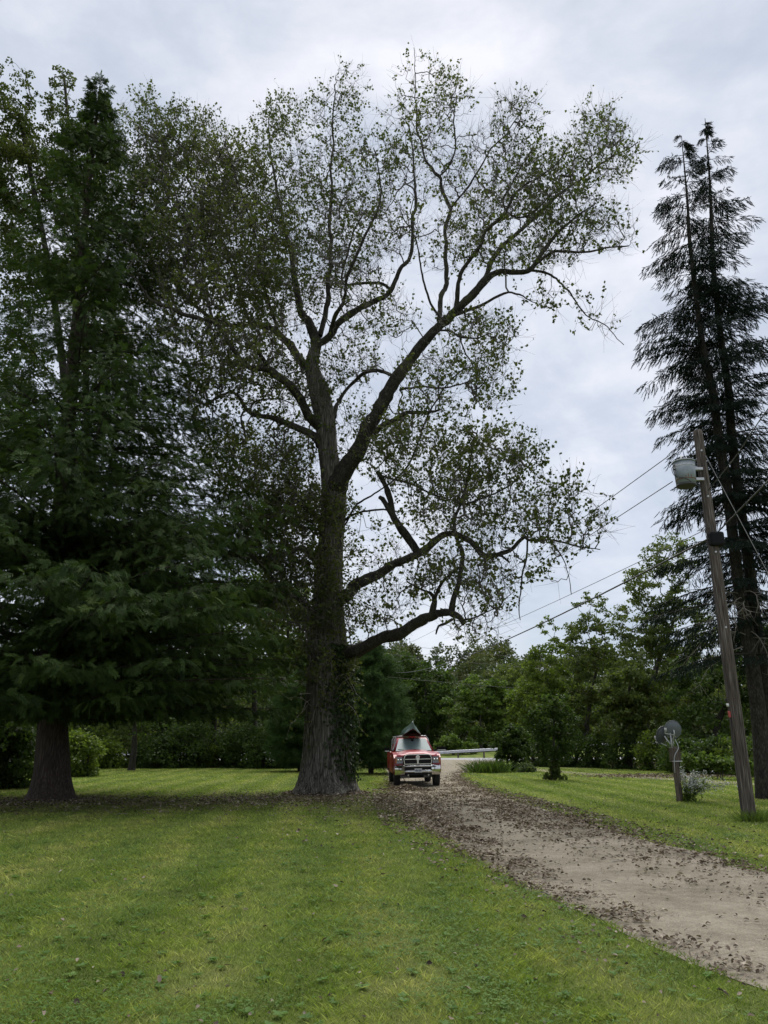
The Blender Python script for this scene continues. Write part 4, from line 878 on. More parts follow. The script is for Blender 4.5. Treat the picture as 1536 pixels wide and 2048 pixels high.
# aster by the dish post
def aster():
    E = empty('aster_plant', (*P(1375, 1600, 23.9)[:2], 0), 'leaning wild aster with greyish white flower plumes beside the dish post', 'plant')
    rs = np.random.RandomState(5); x0, y0, _ = E.location; A = Acc(); FP = []; LP = []
    for k in range(34):
        b = np.array((x0 + rs.normal() * .13, y0 + rs.normal() * .1, 0)); ln_ = rs.uniform(.55, 1.0); lean = abs(rs.normal()) * .9 + .2 if k % 3 else rs.uniform(-.1, .3)
        t_ = np.linspace(0, 1, 7)[:, None]; side = np.array((lean, rs.normal() * .15, 0))
        pts = b + np.array((0, 0, ln_)) * (t_ - .35 * min(lean, 1.2) * t_ ** 2) + side * t_ ** 1.7 * ln_
        acc_tube(A, pts, np.linspace(.006, .003, 7), nseg=4)
        for q in range(60):
            tt = rs.uniform(.45, 1.05); i_ = min(tt * 6, 5.99); p0 = pts[int(i_)] + (pts[min(int(i_) + 1, 6)] - pts[int(i_)]) * (i_ % 1)
            FP.append(p0 + rs.normal(size=3) * .04 * (1 if tt > .6 else .6))
        for q in range(16):
            p0 = pts[rs.randint(0, 5)]; LP.append(p0 + rs.normal(size=3) * .02)
    A.build('stem', M['oak_leaf'], E)
    FP = np.array(FP); V, F = stamp(KITE_V, KITE_F, FP, basis(rs.normal(size=(len(FP), 3))), rs.uniform(.03, .06, len(FP))); mesh('flowers', V, [F], simple('aster_flower', (.50, .52, .47), .8), E)['kind'] = 'stuff'
    LP = np.array(LP); V, F = stamp(OVAL_V, OVAL_F, LP, basis(rs.normal(size=(len(LP), 3)) + (0, 0, .3)), np.full(len(LP), .09)); mesh('leaves', V, [F], M['bright_leaf'], E, tint=np.full(len(V), .3))['kind'] = 'stuff'
aster()

# ------------------------------------------------------------------ far wood on the hill
pos = []; sz = []; tn = []
rs = np.random.RandomState(77)
for k in range(380):
    y = rs.uniform(128, 310) if k > 150 else rs.uniform(122, 150); x = rs.uniform(-.62, .62) * y
    h = rs.uniform(9, 15) if k > 60 else rs.uniform(4, 7); r = rs.uniform(3.2, 5.5); z0 = hill_h(x, y); cn = 32
    q = rs.normal(size=(cn, 3)); q /= np.linalg.norm(q, axis=1, keepdims=True); q *= rs.uniform(.5, 1, (cn, 1)); q[:, 2] = q[:, 2] * .9
    cc = np.array((x, y, z0 + h * .6)) + q * (r, r, h * .42)
    ml = 620; ci = rs.randint(0, cn, ml); of = rs.normal(size=(ml, 3)) * (r * .2, r * .2, r * .13)
    pos.append(cc[ci] + of); sz.append(rs.uniform(.5, 1.0, ml) * (.5 + y / 500)); tn.append(np.clip(rs.normal(.45 + rs.normal() * .14, .16, ml) + rs.normal(size=cn)[ci] * .1, 0, 1))
pos = np.vstack(pos); sz = np.concatenate(sz); d = rs.normal(size=(len(pos), 3)); d[:, 2] -= .5
V, F = stamp(KITE_V, KITE_F[:, :], pos, basis(d, roll=rs.normal(size=len(pos))), sz)
tag(mesh('distant_forest', V, [F], M['forest_leaf'], tint=np.repeat(np.concatenate(tn), 4)), 'distant wooded hillside in green and rusty tones beyond the road', kind='stuff')
fl_ = [(-300, 126), (300, 126), (300, 320), (-300, 320)]

# ------------------------------------------------------------------ guardrail
M['galv'] = simple('galvanised_steel', (.48, .49, .50), .45, .6, var=.15, nscale=3)
M['wood_post'] = bark_mat('weathered_post', (.05, .04, .03), (.13, .105, .085), (.24, .21, .18), (20, 20, 1.5), .7, .01)
GR = empty('guardrail', (10, 100, .3), 'galvanised steel guardrail on wooden posts along the far road edge', 'guardrail')
gp = catmull(np.array([(-40, 93.5, .52), (-10, 96.0, .55), (5, 97.0, .62), (9, 97.6, .78), (14, 98.8, 1.02), (20, 100.5, 1.28), (30, 104, 1.6), (44, 109, 2.0)], float), 1.0)
prof = np.array([(0, .16), (-.06, .11), (-.06, .06), (0, .01), (0, -.01), (-.06, -.06), (-.06, -.11), (0, -.16)])
Tt = nrm(np.gradient(gp, axis=0)); N_ = np.c_[-Tt[:, 1], Tt[:, 0], np.zeros(len(gp))]
V = np.concatenate([gp[:, None] + N_[:, None] * prof[None, :, :1] + np.array((0, 0, 1.0)) * prof[None, :, 1:], gp[:, None] + N_[:, None] * (prof[None, :, :1] + .012) + np.array((0, 0, 1.0)) * prof[None, :, 1:]], 1).reshape(-1, 3)
i = np.arange(len(gp) - 1)[:, None] * 16 + np.arange(15)[None]
mesh('rail', V, [np.stack([i, i + 1, i + 17, i + 16], -1).reshape(-1, 4)], M['galv'], GR)
def box_me(name, sx, sy, sz, bev=.01, mat=None):
    bm = bmesh.new(); bmesh.ops.create_cube(bm, size=1); bmesh.ops.scale(bm, vec=(sx, sy, sz), verts=bm.verts)
    if bev: bmesh.ops.bevel(bm, geom=bm.edges[:], offset=bev, segments=2, affect='EDGES', profile=.5)
    me = bpy.data.meshes.new(name); bm.to_mesh(me); bm.free()
    if mat: me.materials.append(mat)
    return me
pm = box_me('rail_post', .18, .18, 1.3, .01, M['wood_post'])
for k in range(0, len(gp), 4):
    o = bpy.data.objects.new('post', pm); C.objects.link(o); o.parent = GR; o.location = Vector(gp[k] + N_[k] * .12 + (0, 0, -.48)) - GR.location

# ------------------------------------------------------------------ utility pole, transformer, wires
PY = 18.0
pb = P(1500, 1645, PY); ptop = P(1395, 862, PY)
M['pole'] = bark_mat('pole_wood', (.040, .032, .026), (.12, .100, .085), (.29, .265, .235), (26, 26, .9), .8, .015)
UP = empty('utility_pole', (pb[0], PY, 0), 'brown weathered wooden utility pole carrying a grey transformer, right', 'utility pole')
c = catmull(np.array([(pb[0], PY, -.3, .155), (pb[0] - .02, PY, 3, .14), ((pb[0] + ptop[0]) / 2, PY, 6, .125), (ptop[0], PY, ptop[2], .108)]), .15)
V, F, cap = tube(c[:, :3], c[:, 3], 40, ridge=.07, ridges=26, seed=3); mesh('pole', V, [F, cap], M['pole'], UP, smooth=True)
M['black'] = simple('black_plastic', (.010, .010, .011), .7, spec=.15)
M['grey_paint'] = simple('transformer_paint', (.22, .255, .275), .45, 0, var=.22, nscale=5)
M['rust'] = simple('rust_stain', (.16, .075, .04), .8, var=.4, nscale=20)
M['cable'] = simple('cable', (.035, .035, .037), .5)
M['alu'] = simple('aluminium_cable', (.35, .35, .36), .4, .7)
def pole_x(z): return float(np.interp(z, c[:, 2], c[:, 0])), float(np.interp(z, c[:, 2], c[:, 3]))
def cyl(name, p, r1, h, mat, parent, seg=24, axis='Z', r2=None, bev=.006):
    bm = bmesh.new(); bmesh.ops.create_cone(bm, cap_ends=True, segments=seg, radius1=r1, radius2=r1 if r2 is None else r2, depth=h)
    if axis == 'Y': bmesh.ops.rotate(bm, matrix=Matrix.Rotation(R(90), 3, 'X'), verts=bm.verts)
    if axis == 'X': bmesh.ops.rotate(bm, matrix=Matrix.Rotation(R(90), 3, 'Y'), verts=bm.verts)
    if bev: bmesh.ops.bevel(bm, geom=[e for e in bm.edges if len(e.link_faces) == 2 and e.calc_face_angle(0) > .9], offset=bev, segments=2, affect='EDGES')
    me = bpy.data.meshes.new(name); bm.to_mesh(me); bm.free(); me.materials.append(mat)
    for f in me.polygons: f.use_smooth = len(f.vertices) == 4
    o = bpy.data.objects.new(name, me); C.objects.link(o); o.parent = parent; o.location = Vector([float(q) for q in p]) - (parent.location if parent else Vector()); return o
def boxo(name, p, s_, mat, parent, bev=.008, rot=None):
    o = bpy.data.objects.new(name, box_me(name, *s_, bev, mat)); C.objects.link(o); o.parent = parent; o.location = Vector([float(q) for q in p]) - (parent.location if parent else Vector())
    if rot: o.rotation_euler = rot
    return o
for z_ in (4.2, 6.0, 7.4, 8.6):
    x_, r_ = pole_x(z_); cyl('bolt', (x_ - .02, PY - r_, z_), .022, .05, M['galv'], UP, 8, 'Y', bev=0)
x_, r_ = pole_x(6.35)
boxo('cable_box', (x_ + .05, PY - .05, 6.32), (.34, .34, .36), M['black'], UP, .06)
x_, r_ = pole_x(2.35); cyl('insulator', (x_ - r_ - .03, PY - .06, 2.45), .03, .07, simple('white_porcelain', (.6, .6, .58), .3), UP, 12); boxo('bracket', (x_ - r_ - .02, PY - .06, 2.25), (.05, .05, .14), simple('red_tag', (.35, .06, .05), .5), UP)
# small stub wire down the pole
acc = Acc(); zz_ = np.linspace(0, 8.3, 60); acc_tube(acc, np.array([(pole_x(z)[0] - pole_x(z)[1] * .96 - .005, PY - .03, z) for z in zz_]), np.full(60, .008), nseg=5); acc.build('ground_wire', M['cable'], UP)
tf = P(1370, 948, PY - .15); th = px(52, PY)
TFm = empty('transformer', (tf[0], PY - .15, tf[2] - th / 2), 'pale grey pole transformer can with a rust streak, hung on the pole', 'transformer')
cyl('tank', (tf[0], PY - .15, tf[2]), .232, .56, M['grey_paint'], TFm, 36, r2=.262, bev=.012)
cyl('lid', (tf[0], PY - .15, tf[2] + .30), .275, .045, M['grey_paint'], TFm, 36, bev=.012)
cyl('base_rim', (tf[0], PY - .15, tf[2] - .30), .236, .06, simple('dark_rim', (.05, .05, .05), .6), TFm, 36, bev=.01)
cyl('band', (tf[0], PY - .15, tf[2] + .17), .2585, .018, M['galv'], TFm, 36, bev=0)
for dx_, dz_, hh_ in ((-.02, -.10, .10), (.05, -.12, .06), (-.08, -.13, .05)):
    boxo('rust_streak', (tf[0] + dx_, PY - .15 - .238, tf[2] + dz_), (.014, .008, hh_), M['rust'], TFm, .002)
cyl('rust_band', (tf[0], PY - .15, tf[2] - .17), .2415, .02, M['rust'], TFm, 36, bev=0)
for s_ in (.15, -.12):
    boxo('bracket', ((tf[0] + pole_x(7)[0]) / 2 + .1, PY - .1, tf[2] + s_), (.2, .09, .07), M['galv'], TFm)
cyl('bushing', (tf[0] - .05, PY - .15, tf[2] + .40), .035, .16, simple('brown_porcelain', (.55, .55, .53), .3), TFm, 12, r2=.02)
for k, (dx, dz) in enumerate(((-.26, .2), (-.255, .10), (.1, .26))):
    cyl('terminal', (tf[0] + dx, PY - .2, tf[2] + dz), .022, .06, M['cable'], TFm, 8, 'X', bev=0)
def wire(name, label, pts, r=.009, mat='cable', sag=0, group=None, cat='cable', seg=30):
    pts = np.array(pts, float)
    if len(pts) == 2:
        t_ = np.linspace(0, 1, seg)[:, None]; q = pts[0] * (1 - t_) + pts[1] * t_; q[:, 2] -= (sag * 4 * t_ * (1 - t_))[:, 0]
    else: q = catmull(pts, .12)
    A = Acc(); acc_tube(A, q, np.full(len(q), r), nseg=6); o = A.build(name, M[mat], None, True, loc=q[0]); tag(o, label, cat, group); return o
a_ = Acc()
for off_, zt in ((-.30, .1), (-.33, -.02)):
    q = catmull(np.array([(tf[0] - .24, PY - .22, tf[2] + .24), (tf[0] + off_ - .02, PY - .25, tf[2] + .1), (tf[0] + off_ + .03, PY - .28, tf[2] - .1), (tf[0] - .1, PY - .4, tf[2] - .2), (tf[0] + .25, PY - .3, tf[2] - .38)]), .05)
    acc_tube(a_, q, np.full(len(q), .009), nseg=5)
a_.build('lead', M['cable'], TFm)
farY = 128
wire('power_line', 'thin upper power line running from the pole top down behind the old tree', [P(1340, 910, PY), P(760, 1288, farY)], .011, 'cable', .9)
wire('power_line', 'thin power line just below the transformer running left behind the old tree', [P(1345, 963, PY), P(755, 1305, farY)], .011, 'cable', .9)
q0 = pole_x(6.3)
wire('power_line', 'thick twisted service cable sagging left from the black box on the pole', [(q0[0] - .1, PY - .1, 6.35), P(740, 1330, farY)], .024, 'cable', 2.1)
wire('power_line', 'thin low cable just above the thick sagging cable, left of the pole', [(q0[0] - .1, PY - .1, 6.6), P(742, 1322, farY)], .009, 'cable', 1.3)
wire('service_cable', 'cable rising from the black box on the pole to the upper right', [(q0[0] + .1, PY - .15, 6.5), P(1536, 962, 14.0), P(1700, 800, 9.5)], .016, 'cable')
wire('service_cable', 'upper cable crossing the spruces from the transformer to the upper right', [(pole_x(7.6)[0], PY - .14, 7.55), P(1470, 915, 16.0), P(1536, 818, 13.5), P(1700, 620, 9)], .012, 'cable')
gz = pole_x(8.5)
wire('guy_wire', 'pale steel guy wire slanting down right from near the pole top', [(gz[0] + .1, PY, 8.55), (gz[0] + 4.2, PY + 1.5, 0.0)], .008, 'alu', 0)
for k, (ua, va, ub, vb2) in enumerate([(788, 1283, 1060, 1311), (788, 1304, 1050, 1329), (792, 1351, 1045, 1371)]):
    wire('road_cable', ['highest cable strung along the road in front of the wooded hill', 'middle cable strung along the road in front of the wooded hill', 'lowest cable strung along the road in front of the dark tree'][k], [P(ua - 130, va - 10, 100), P(ub + 90, vb2 + 12, 84)], .017, 'cable', .2)

# ------------------------------------------------------------------ satellite dishes
DY = 24.0
pbx = P(1360, 1600, DY)[0]; ptp = P(1347, 1495, DY)
DP = empty('dish_post', (pbx, DY, 0), 'grey weathered wooden post holding two satellite dishes on the right lawn', 'post')
Vp, Fp, cp_ = tube(catmull(np.array([(pbx, DY, -.1), ((pbx + ptp[0]) / 2, DY, .6), (ptp[0], DY, ptp[2])]), .1), np.full(len(catmull(np.array([(pbx, DY, -.1), ((pbx + ptp[0]) / 2, DY, .6), (ptp[0], DY, ptp[2])]), .1)), .095), 12, ridge=.06, ridges=10)
mesh('post', Vp, [Fp, cp_], M['wood_post'], DP, smooth=True)
boxo('sleeve', (ptp[0] + .02, DY, 1.30), (.26, .24, .40), M['wood_post'], DP, .015)
boxo('metal_strap', (ptp[0] + .03, DY, 1.12), (.28, .26, .03), M['galv'], DP, .004)
cyl('mast', (ptp[0] - .07, DY - .06, 1.65), .024, .55, M['galv'], DP, 12, bev=0)
cyl('mast', (ptp[0] + .0, DY + .03, 1.75), .024, .65, M['galv'], DP, 12, bev=0)
acc = Acc(); q = catmull(np.array([(ptp[0] + .02, DY - .13, 1.75), (ptp[0] + .09, DY - .15, 1.5), (ptp[0] - .06, DY - .16, 1.25), (ptp[0] - .08, DY - .12, .8)]), .06); acc_tube(acc, q, np.full(len(q), .012), nseg=6); acc.build('coax_cable', M['galv'], DP)
M['dish_grey'] = simple('dish_grey', (.12, .135, .145), .35, 0, var=.08, nscale=3); M['dish_dark'] = simple('dish_back', (.055, .06, .066), .4, 0, var=.1, nscale=3)
def dish(label, u, v, Y, rpx, aim, mat, arm):
    p0 = P(u, v, Y); r = px(rpx, Y); E = empty('satellite_dish', p0, label, 'satellite dish')
    nr, ns_ = 8, 40; V = []; F = []
    for side in (0, 1):
        for i_ in range(nr + 1):
            rr = r * i_ / nr
            for j in range(ns_):
                a = 2 * math.pi * j / ns_; V.append((rr * math.cos(a), rr * 1.12 * math.sin(a), .32 * rr * rr / r - side * .015 - (.0 if i_ < nr else -.004)))
    V = np.array(V)
    for side in (0, 1):
        o_ = side * (nr + 1) * ns_
        for i_ in range(nr):
            for j in range(ns_): F.append((o_ + i_ * ns_ + j, o_ + i_ * ns_ + (j + 1) % ns_, o_ + (i_ + 1) * ns_ + (j + 1) % ns_, o_ + (i_ + 1) * ns_ + j))
    for j in range(ns_): F.append((nr * ns_ + j, nr * ns_ + (j + 1) % ns_, (2 * nr + 1) * ns_ + (j + 1) % ns_, (2 * nr + 1) * ns_ + j))
    q = Vector(aim).to_track_quat('Z', 'Y').to_matrix(); Rq = np.array(q)
    mesh('reflector', V @ Rq.T + p0, [np.array(F)], mat, E, smooth=True)
    def loc(x, y, z): return p0 + Rq @ np.array((x, y, z))
    A = Acc(); acc_tube(A, np.array([P(*q) for q in arm]), np.full(len(arm), .014), nseg=6); A.build('feed_arm', M['galv'], E)
    cyl('feed_horn', P(arm[-1][0] + 1, arm[-1][1] - 2.5, arm[-1][2]), .034, .11, simple('horn_white', (.42, .42, .40), .4), E, 12)
    A = Acc(); acc_tube(A, np.array([loc(0, 0, -.02), loc(0, -.06, -.10), (p0[0] * .5 + ptp[0] * .5, DY - .06, p0[2] - r * .9), (ptp[0] - .03, DY, 1.62)]), np.full(4, .022), nseg=6); A.build('mount', M['galv'], E)
    return E
dish('lighter grey satellite dish seen from the back, upper right of the pair on the post', 1347, 1460, DY - .12, 16.5, (.15, .93, .25), M['dish_grey'], [(1351, 1474, DY - .1), (1348, 1470, DY - .3), (1330, 1467, DY - .45), (1330, 1462, DY - .45)])
dish('darker satellite dish of the pair, lower left, with its feed arm sticking out', 1328, 1472, DY + .10, 16.5, (-.42, .85, .28), M['dish_dark'], [(1334, 1492, DY), (1320, 1485, DY + .2), (1310, 1478, DY + .35)])

# ------------------------------------------------------------------ red pickup truck
M['red'] = simple('red_paint', (.27, .005, .010), .34, .0, spec=.4, coat=.3)
M['chrome'] = simple('chrome', (.55, .55, .54), .12, 1.0, var=.06, nscale=2)
M['tyre'] = simple('tyre_rubber', (.014, .014, .014), .85, var=.3, nscale=12)
M['under'] = simple('dark_chassis', (.012, .012, .013), .8)
M['glass'] = simple('window_glass', (.19, .26, .265), .35, 0, spec=.35)  # pale teal base colour stands in for sky reflected in the panes
M['lamp'] = simple('lamp_lens', (.20, .205, .20), .12, .4)
M['amber'] = simple('amber_lens', (.45, .16, .03), .2)
M['plate'] = simple('plate_white', (.52, .54, .55), .5)
M['ink'] = simple('plate_ink', (.05, .07, .16), .6)
M['canoe'] = simple('canoe_green', (.045, .085, .065), .35, 0, coat=.4, var=.15, nscale=2)
M['canoe_in'] = simple('canoe_inside', (.060, .024, .022), .7, var=.3, nscale=4)
TRX, TRY = 1.34, 31.35
TR = empty('pickup_truck', (TRX, TRY, 0), 'bright red pickup truck with chrome grille and bumper facing the camera, canoe on its roof', 'truck')
TR.rotation_euler = (0, R(-1.2), R(2.4)); TR.scale = (.93, 1, 1)
def lp(o): o.matrix_parent_inverse = Matrix.Identity(4); return o
def tm(name, bm, mat, smooth=False, bev=0, parent=None, seg=2, label=None):
    if bev: bmesh.ops.bevel(bm, geom=[e for e in bm.edges if len(e.link_faces) == 2 and e.calc_face_angle(0) > .3], offset=bev, segments=seg, affect='EDGES', profile=.5)
    bmesh.ops.recalc_face_normals(bm, faces=bm.faces)
    me = bpy.data.meshes.new(name); bm.to_mesh(me); bm.free(); me.materials.append(mat)
    if smooth:
        for f in me.polygons: f.use_smooth = True
    o = bpy.data.objects.new(name, me); C.objects.link(o); o.parent = parent or TR
    return o
def bx(bm, x0, x1, y0, y1, z0, z1, tx=0, ty0=0, ty1=0):
    """box; tx narrows the top at both sides, ty0/ty1 move the top front/back edges"""
    v = [bm.verts.new(q) for q in ((x0, y0, z0), (x1, y0, z0), (x1, y1, z0), (x0, y1, z0), (x0 + tx, y0 + ty0, z1), (x1 - tx, y0 + ty0, z1), (x1 - tx, y1 + ty1, z1), (x0 + tx, y1 + ty1, z1))]
    for f in ((3, 2, 1, 0), (4, 5, 6, 7), (0, 1, 5, 4), (1, 2, 6, 5), (2, 3, 7, 6), (3, 0, 4, 7)): bm.faces.new([v[i] for i in f])
def extrude_yz(bm, prof, x0, x1, sx=1.0):
    a = [bm.verts.new((x0, y, z)) for y, z in prof]; b = [bm.verts.new((x1, y, z)) for y, z in prof]; n = len(prof)
    bm.faces.new(a); bm.faces.new(b[::-1])
    for i in range(n): bm.faces.new((a[i], b[i], b[(i + 1) % n], a[(i + 1) % n]))
def arch(cy, r, z0=.60, n=9): return [(cy - r * math.cos(math.pi * i / (n - 1)), z0 - .12 + r * math.sin(math.pi * i / (n - 1))) for i in range(n)]
side_prof = [(.28, .62)] + arch(1.05, .50) + [(1.6, .50), (4.05, .50)] + arch(4.62, .50) + [(5.2, .60), (5.85, .62), (5.87, 1.30), (3.9, 1.32), (3.85, 1.30), (1.55, 1.30), (.55, 1.22), (.30, 1.10)]
for s_ in (-1, 1):
    bm = bmesh.new(); extrude_yz(bm, side_prof, s_ * .86, s_ * .99); tm('fender_side', bm, M['red'], bev=.018)
bm = bmesh.new(); bx(bm, -.86, .86, .35, 5.8, .55, 1.02); tm('chassis', bm, M['under'])
bm = bmesh.new(); bx(bm, -.86, .86, 5.7, 5.86, .65, 1.30); tm('tailgate', bm, M['red'], bev=.01)
bm = bmesh.new(); bx(bm, -.86, .86, 3.87, 3.95, .9, 1.32); tm('bed_wall', bm, M['red'], bev=.01)
# hood: lofted rows front to back
def loft(name, rows, mat, smooth=True, parent=None):
    V = np.array(rows, float); a, b = V.shape[:2]; i = np.arange(a - 1)[:, None] * b + np.arange(b - 1)[None]
    V = V.reshape(-1, 3); o = mesh(name, V, [np.stack([i, i + 1, i + b + 1, i + b], -1).reshape(-1, 4)], mat, None, smooth); o.parent = parent or TR; return o
xs = np.array([-.99, -.95, -.86, -.74, -.60, -.45, -.25, 0, .25, .45, .60, .74, .86, .95, .99])
hz = np.array([-.10, -.02, .01, .015, .03, .085, .10, .105, .10, .085, .03, .015, .01, -.02, -.10])
rows = []
for y, zb, kx, kk in ((.12, 1.10, .60, .35), (.18, 1.18, .66, .7), (.30, 1.215, .82, .9), (.55, 1.235, .96, 1), (1.0, 1.26, 1, 1), (1.4, 1.285, 1, 1), (1.72, 1.31, .99, .8), (1.85, 1.315, .98, .5)):
    rows.append([(x * kx, y + .10 * abs(x) ** 2.5, zb + h * kk) for x, h in zip(xs, hz)])
loft('hood', rows, M['red'])
# front corners between hood and lamps
bm = bmesh.new(); bx(bm, -.62, .62, .16, .5, .84, 1.17); tm('nose', bm, M['under'], bev=.01)
for s_ in (-1, 1):
    bm = bmesh.new(); bx(bm, min(s_ * .58, s_ * .95), max(s_ * .58, s_ * .95), .20, .75, .83, 1.17, .02, .06, 0); o = tm('lamp_housing', bm, M['red'], bev=.03)
    bm = bmesh.new(); bx(bm, min(s_ * .625, s_ * .93), max(s_ * .625, s_ * .93), .155, .3, .90, 1.13, .02, .05, 0); h = tm('headlight', bm, M['lamp'], bev=.02)
    for dx in (.70, .82):
        bm = bmesh.new(); bmesh.ops.create_uvsphere(bm, u_segments=16, v_segments=8, radius=.045); bmesh.ops.translate(bm, vec=(s_ * dx, .165, 1.02), verts=bm.verts); tm('bulb_reflector', bm, M['chrome'], True, parent=h)
    bm = bmesh.new(); bx(bm, min(s_ * .88, s_ * .935), max(s_ * .88, s_ * .935), .15, .25, .92, 1.10); tm('indicator', bm, M['amber'], bev=.008, parent=h)
# cabin
bm = bmesh.new()
V_ = [(-.93, 1.95, 1.28), (.93, 1.95, 1.28), (.93, 3.85, 1.30), (-.93, 3.85, 1.30), (-.66, 2.72, 1.86), (.66, 2.72, 1.86), (.68, 3.75, 1.88), (-.68, 3.75, 1.88)]
vv = [bm.verts.new(q) for q in V_]
for f in ((3, 2, 1, 0), (4, 5, 6, 7), (0, 1, 5, 4), (1, 2, 6, 5), (2, 3, 7, 6), (3, 0, 4, 7)): bm.faces.new([vv[i] for i in f])
tm('cab', bm, M['red'], bev=.05, seg=3, smooth=True)
def quadpanel(name, pts, mat, n_off=.012, parent=None):
    a = [Vector(p) for p in pts]; nn = (a[1] - a[0]).cross(a[3] - a[0]).normalized(); bm = bmesh.new()
    f = bm.faces.new([bm.verts.new(p + nn * n_off) for p in a]); b = bm.faces.new([bm.verts.new(p - nn * .01) for p in a[::-1]])
    va, vb3 = list(f.verts), list(b.verts)[::-1]
    for i in range(4): bm.faces.new((va[i], vb3[i], vb3[(i + 1) % 4], va[(i + 1) % 4]))
    return tm(name, bm, mat, parent=parent)
def cabp(x, t, side=0):   # point on the raked windscreen plane: t 0 bottom..1 top
    y = 1.95 + (2.72 - 1.95) * t; z = 1.28 + (1.86 - 1.28) * t; return (x, y, z)
ws = quadpanel('windshield', [cabp(-.80, .10), cabp(.80, .10), cabp(.605, .93), cabp(-.605, .93)], M['glass'], .016)
bm = bmesh.new(); bx(bm, -.055, .055, 2.52, 2.6, 1.70, 1.80); tm('rear_view_mirror', bm, M['black'], bev=.01)
for s_, x0 in ((1, -.55), (1, .15)):
    A = Acc(); acc_tube(A, np.array([(x0 + .35, 1.98, 1.345), (x0 + .1, 2.05, 1.385), (x0 - .15, 2.09, 1.405)]), np.full(3, .012), nseg=5); o = A.build('wiper', M['black']); o.parent = TR
for s_ in (-1, 1):
    pts = [(s_ * .90, 2.30, 1.36), (s_ * .90, 3.0, 1.36), (s_ * .70, 3.0, 1.80), (s_ * .70, 2.78, 1.80)]
    quadpanel('side_window', pts if s_ < 0 else pts[::-1], M['glass'], -.0 if s_ > 0 else .0)
    # door handle, door panel line
    bm = bmesh.new(); bx(bm, min(s_ * .985, s_ * 1.0), max(s_ * .985, s_ * 1.0), 1.85, 2.9, .62, 1.27); d_ = tm('door', bm, M['red'], bev=.006)
    bm = bmesh.new(); bx(bm, min(s_ * .99, s_ * 1.03), max(s_ * .99, s_ * 1.03), 2.65, 2.82, 1.12, 1.16); tm('handle', bm, M['chrome'], bev=.006, parent=d_)
    # towing mirror
    A = Acc(); acc_tube(A, np.array([(s_ * .90, 2.10, 1.36), (s_ * 1.05, 2.06, 1.37), (s_ * 1.10, 2.05, 1.37)]), np.full(3, .025), nseg=6); arm_ = A.build('mirror_arm', M['black']); arm_.parent = TR
    bm = bmesh.new(); bx(bm, min(s_ * 1.04, s_ * 1.30), max(s_ * 1.06, s_ * 1.47), 2.0, 2.1, 1.31, 1.49); m_ = tm('mirror', bm, M['black'], bev=.03, parent=None)
    bm = bmesh.new(); bx(bm, min(s_ * 1.06, s_ * 1.28), max(s_ * 1.09, s_ * 1.44), 1.99, 2.0, 1.345, 1.365); tm('chrome_trim', bm, M['chrome'], bev=.003, parent=m_)
# clearance lamps
for x in (-.42, -.2, 0, .2, .42):
    bm = bmesh.new(); bx(bm, x - .035, x + .035, 2.76, 2.84, 1.87, 1.895, .01); tm('roof_lamp', bm, M['amber'], bev=.006)
# grille
bm = bmesh.new()
def ring(bm, outer, inner, y0, y1):
    n = len(outer); A0 = [bm.verts.new((x, y0, z)) for x, z in outer]; B0_ = [bm.verts.new((x, y0, z)) for x, z in inner]; A1 = [bm.verts.new((x, y1, z)) for x, z in outer]; B1 = [bm.verts.new((x, y1, z)) for x, z in inner]
    for i in range(n):
        j = (i + 1) % n
        bm.faces.new((A0[i], A0[j], B0_[j], B0_[i])); bm.faces.new((A0[j], A0[i], A1[i], A1[j])); bm.faces.new((B0_[i], B0_[j], B1[j], B1[i])); bm.faces.new((A1[i], B1[i], B1[j], A1[j]))
outer = [(-.57, .86), (.57, .86), (.60, 1.05), (.54, 1.20), (.44, 1.235), (-.44, 1.235), (-.54, 1.20), (-.60, 1.05)]
inner = [(-.545, .885), (.545, .885), (.572, 1.045), (.52, 1.18), (.43, 1.208), (-.43, 1.208), (-.52, 1.18), (-.572, 1.045)]
ring(bm, outer, inner, .06, .2); gr = tm('grille', bm, M['chrome'], bev=.008)
bm = bmesh.new(); bx(bm, -.57, .57, .13, .16, .88, 1.21); tm('grille_mesh', bm, M['under'], parent=gr)
bm = bmesh.new(); bx(bm, -.54, .54, .075, .13, 1.038, 1.062); tm('grille_bar', bm, M['chrome'], bev=.008, parent=gr)
bm = bmesh.new(); bx(bm, -.035, .035, .07, .13, .89, 1.20, .008); tm('grille_bar', bm, M['chrome'], bev=.008, parent=gr)
# badge: horned head on a shield
bm = bmesh.new()
sh = [(0, -.12), (.075, -.04), (.085, .06), (.05, .10), (-.05, .10), (-.085, .06), (-.075, -.04)]
a = [bm.verts.new((x, .045, 1.085 + z)) for x, z in sh]; b = [bm.verts.new((x, .075, 1.085 + z)) for x, z in sh]; bm.faces.new(a); bm.faces.new(b[::-1])
for i in range(7): bm.faces.new((a[i], b[i], b[(i + 1) % 7], a[(i + 1) % 7]))
eb = tm('emblem', bm, M['chrome'], bev=.004)
for s_ in (-1, 1):
    A = Acc(); t_ = np.linspace(0, 5.0, 14); acc_tube(A, np.array([(s_ * (.012 + .028 * (1 - math.cos(q * .8)) * .8), .036, 1.12 + .032 * math.sin(q * 1.1) - q * .006) for q in t_]), np.linspace(.011, .004, 14), nseg=6); o = A.build('horn', M['under']); o.parent = eb
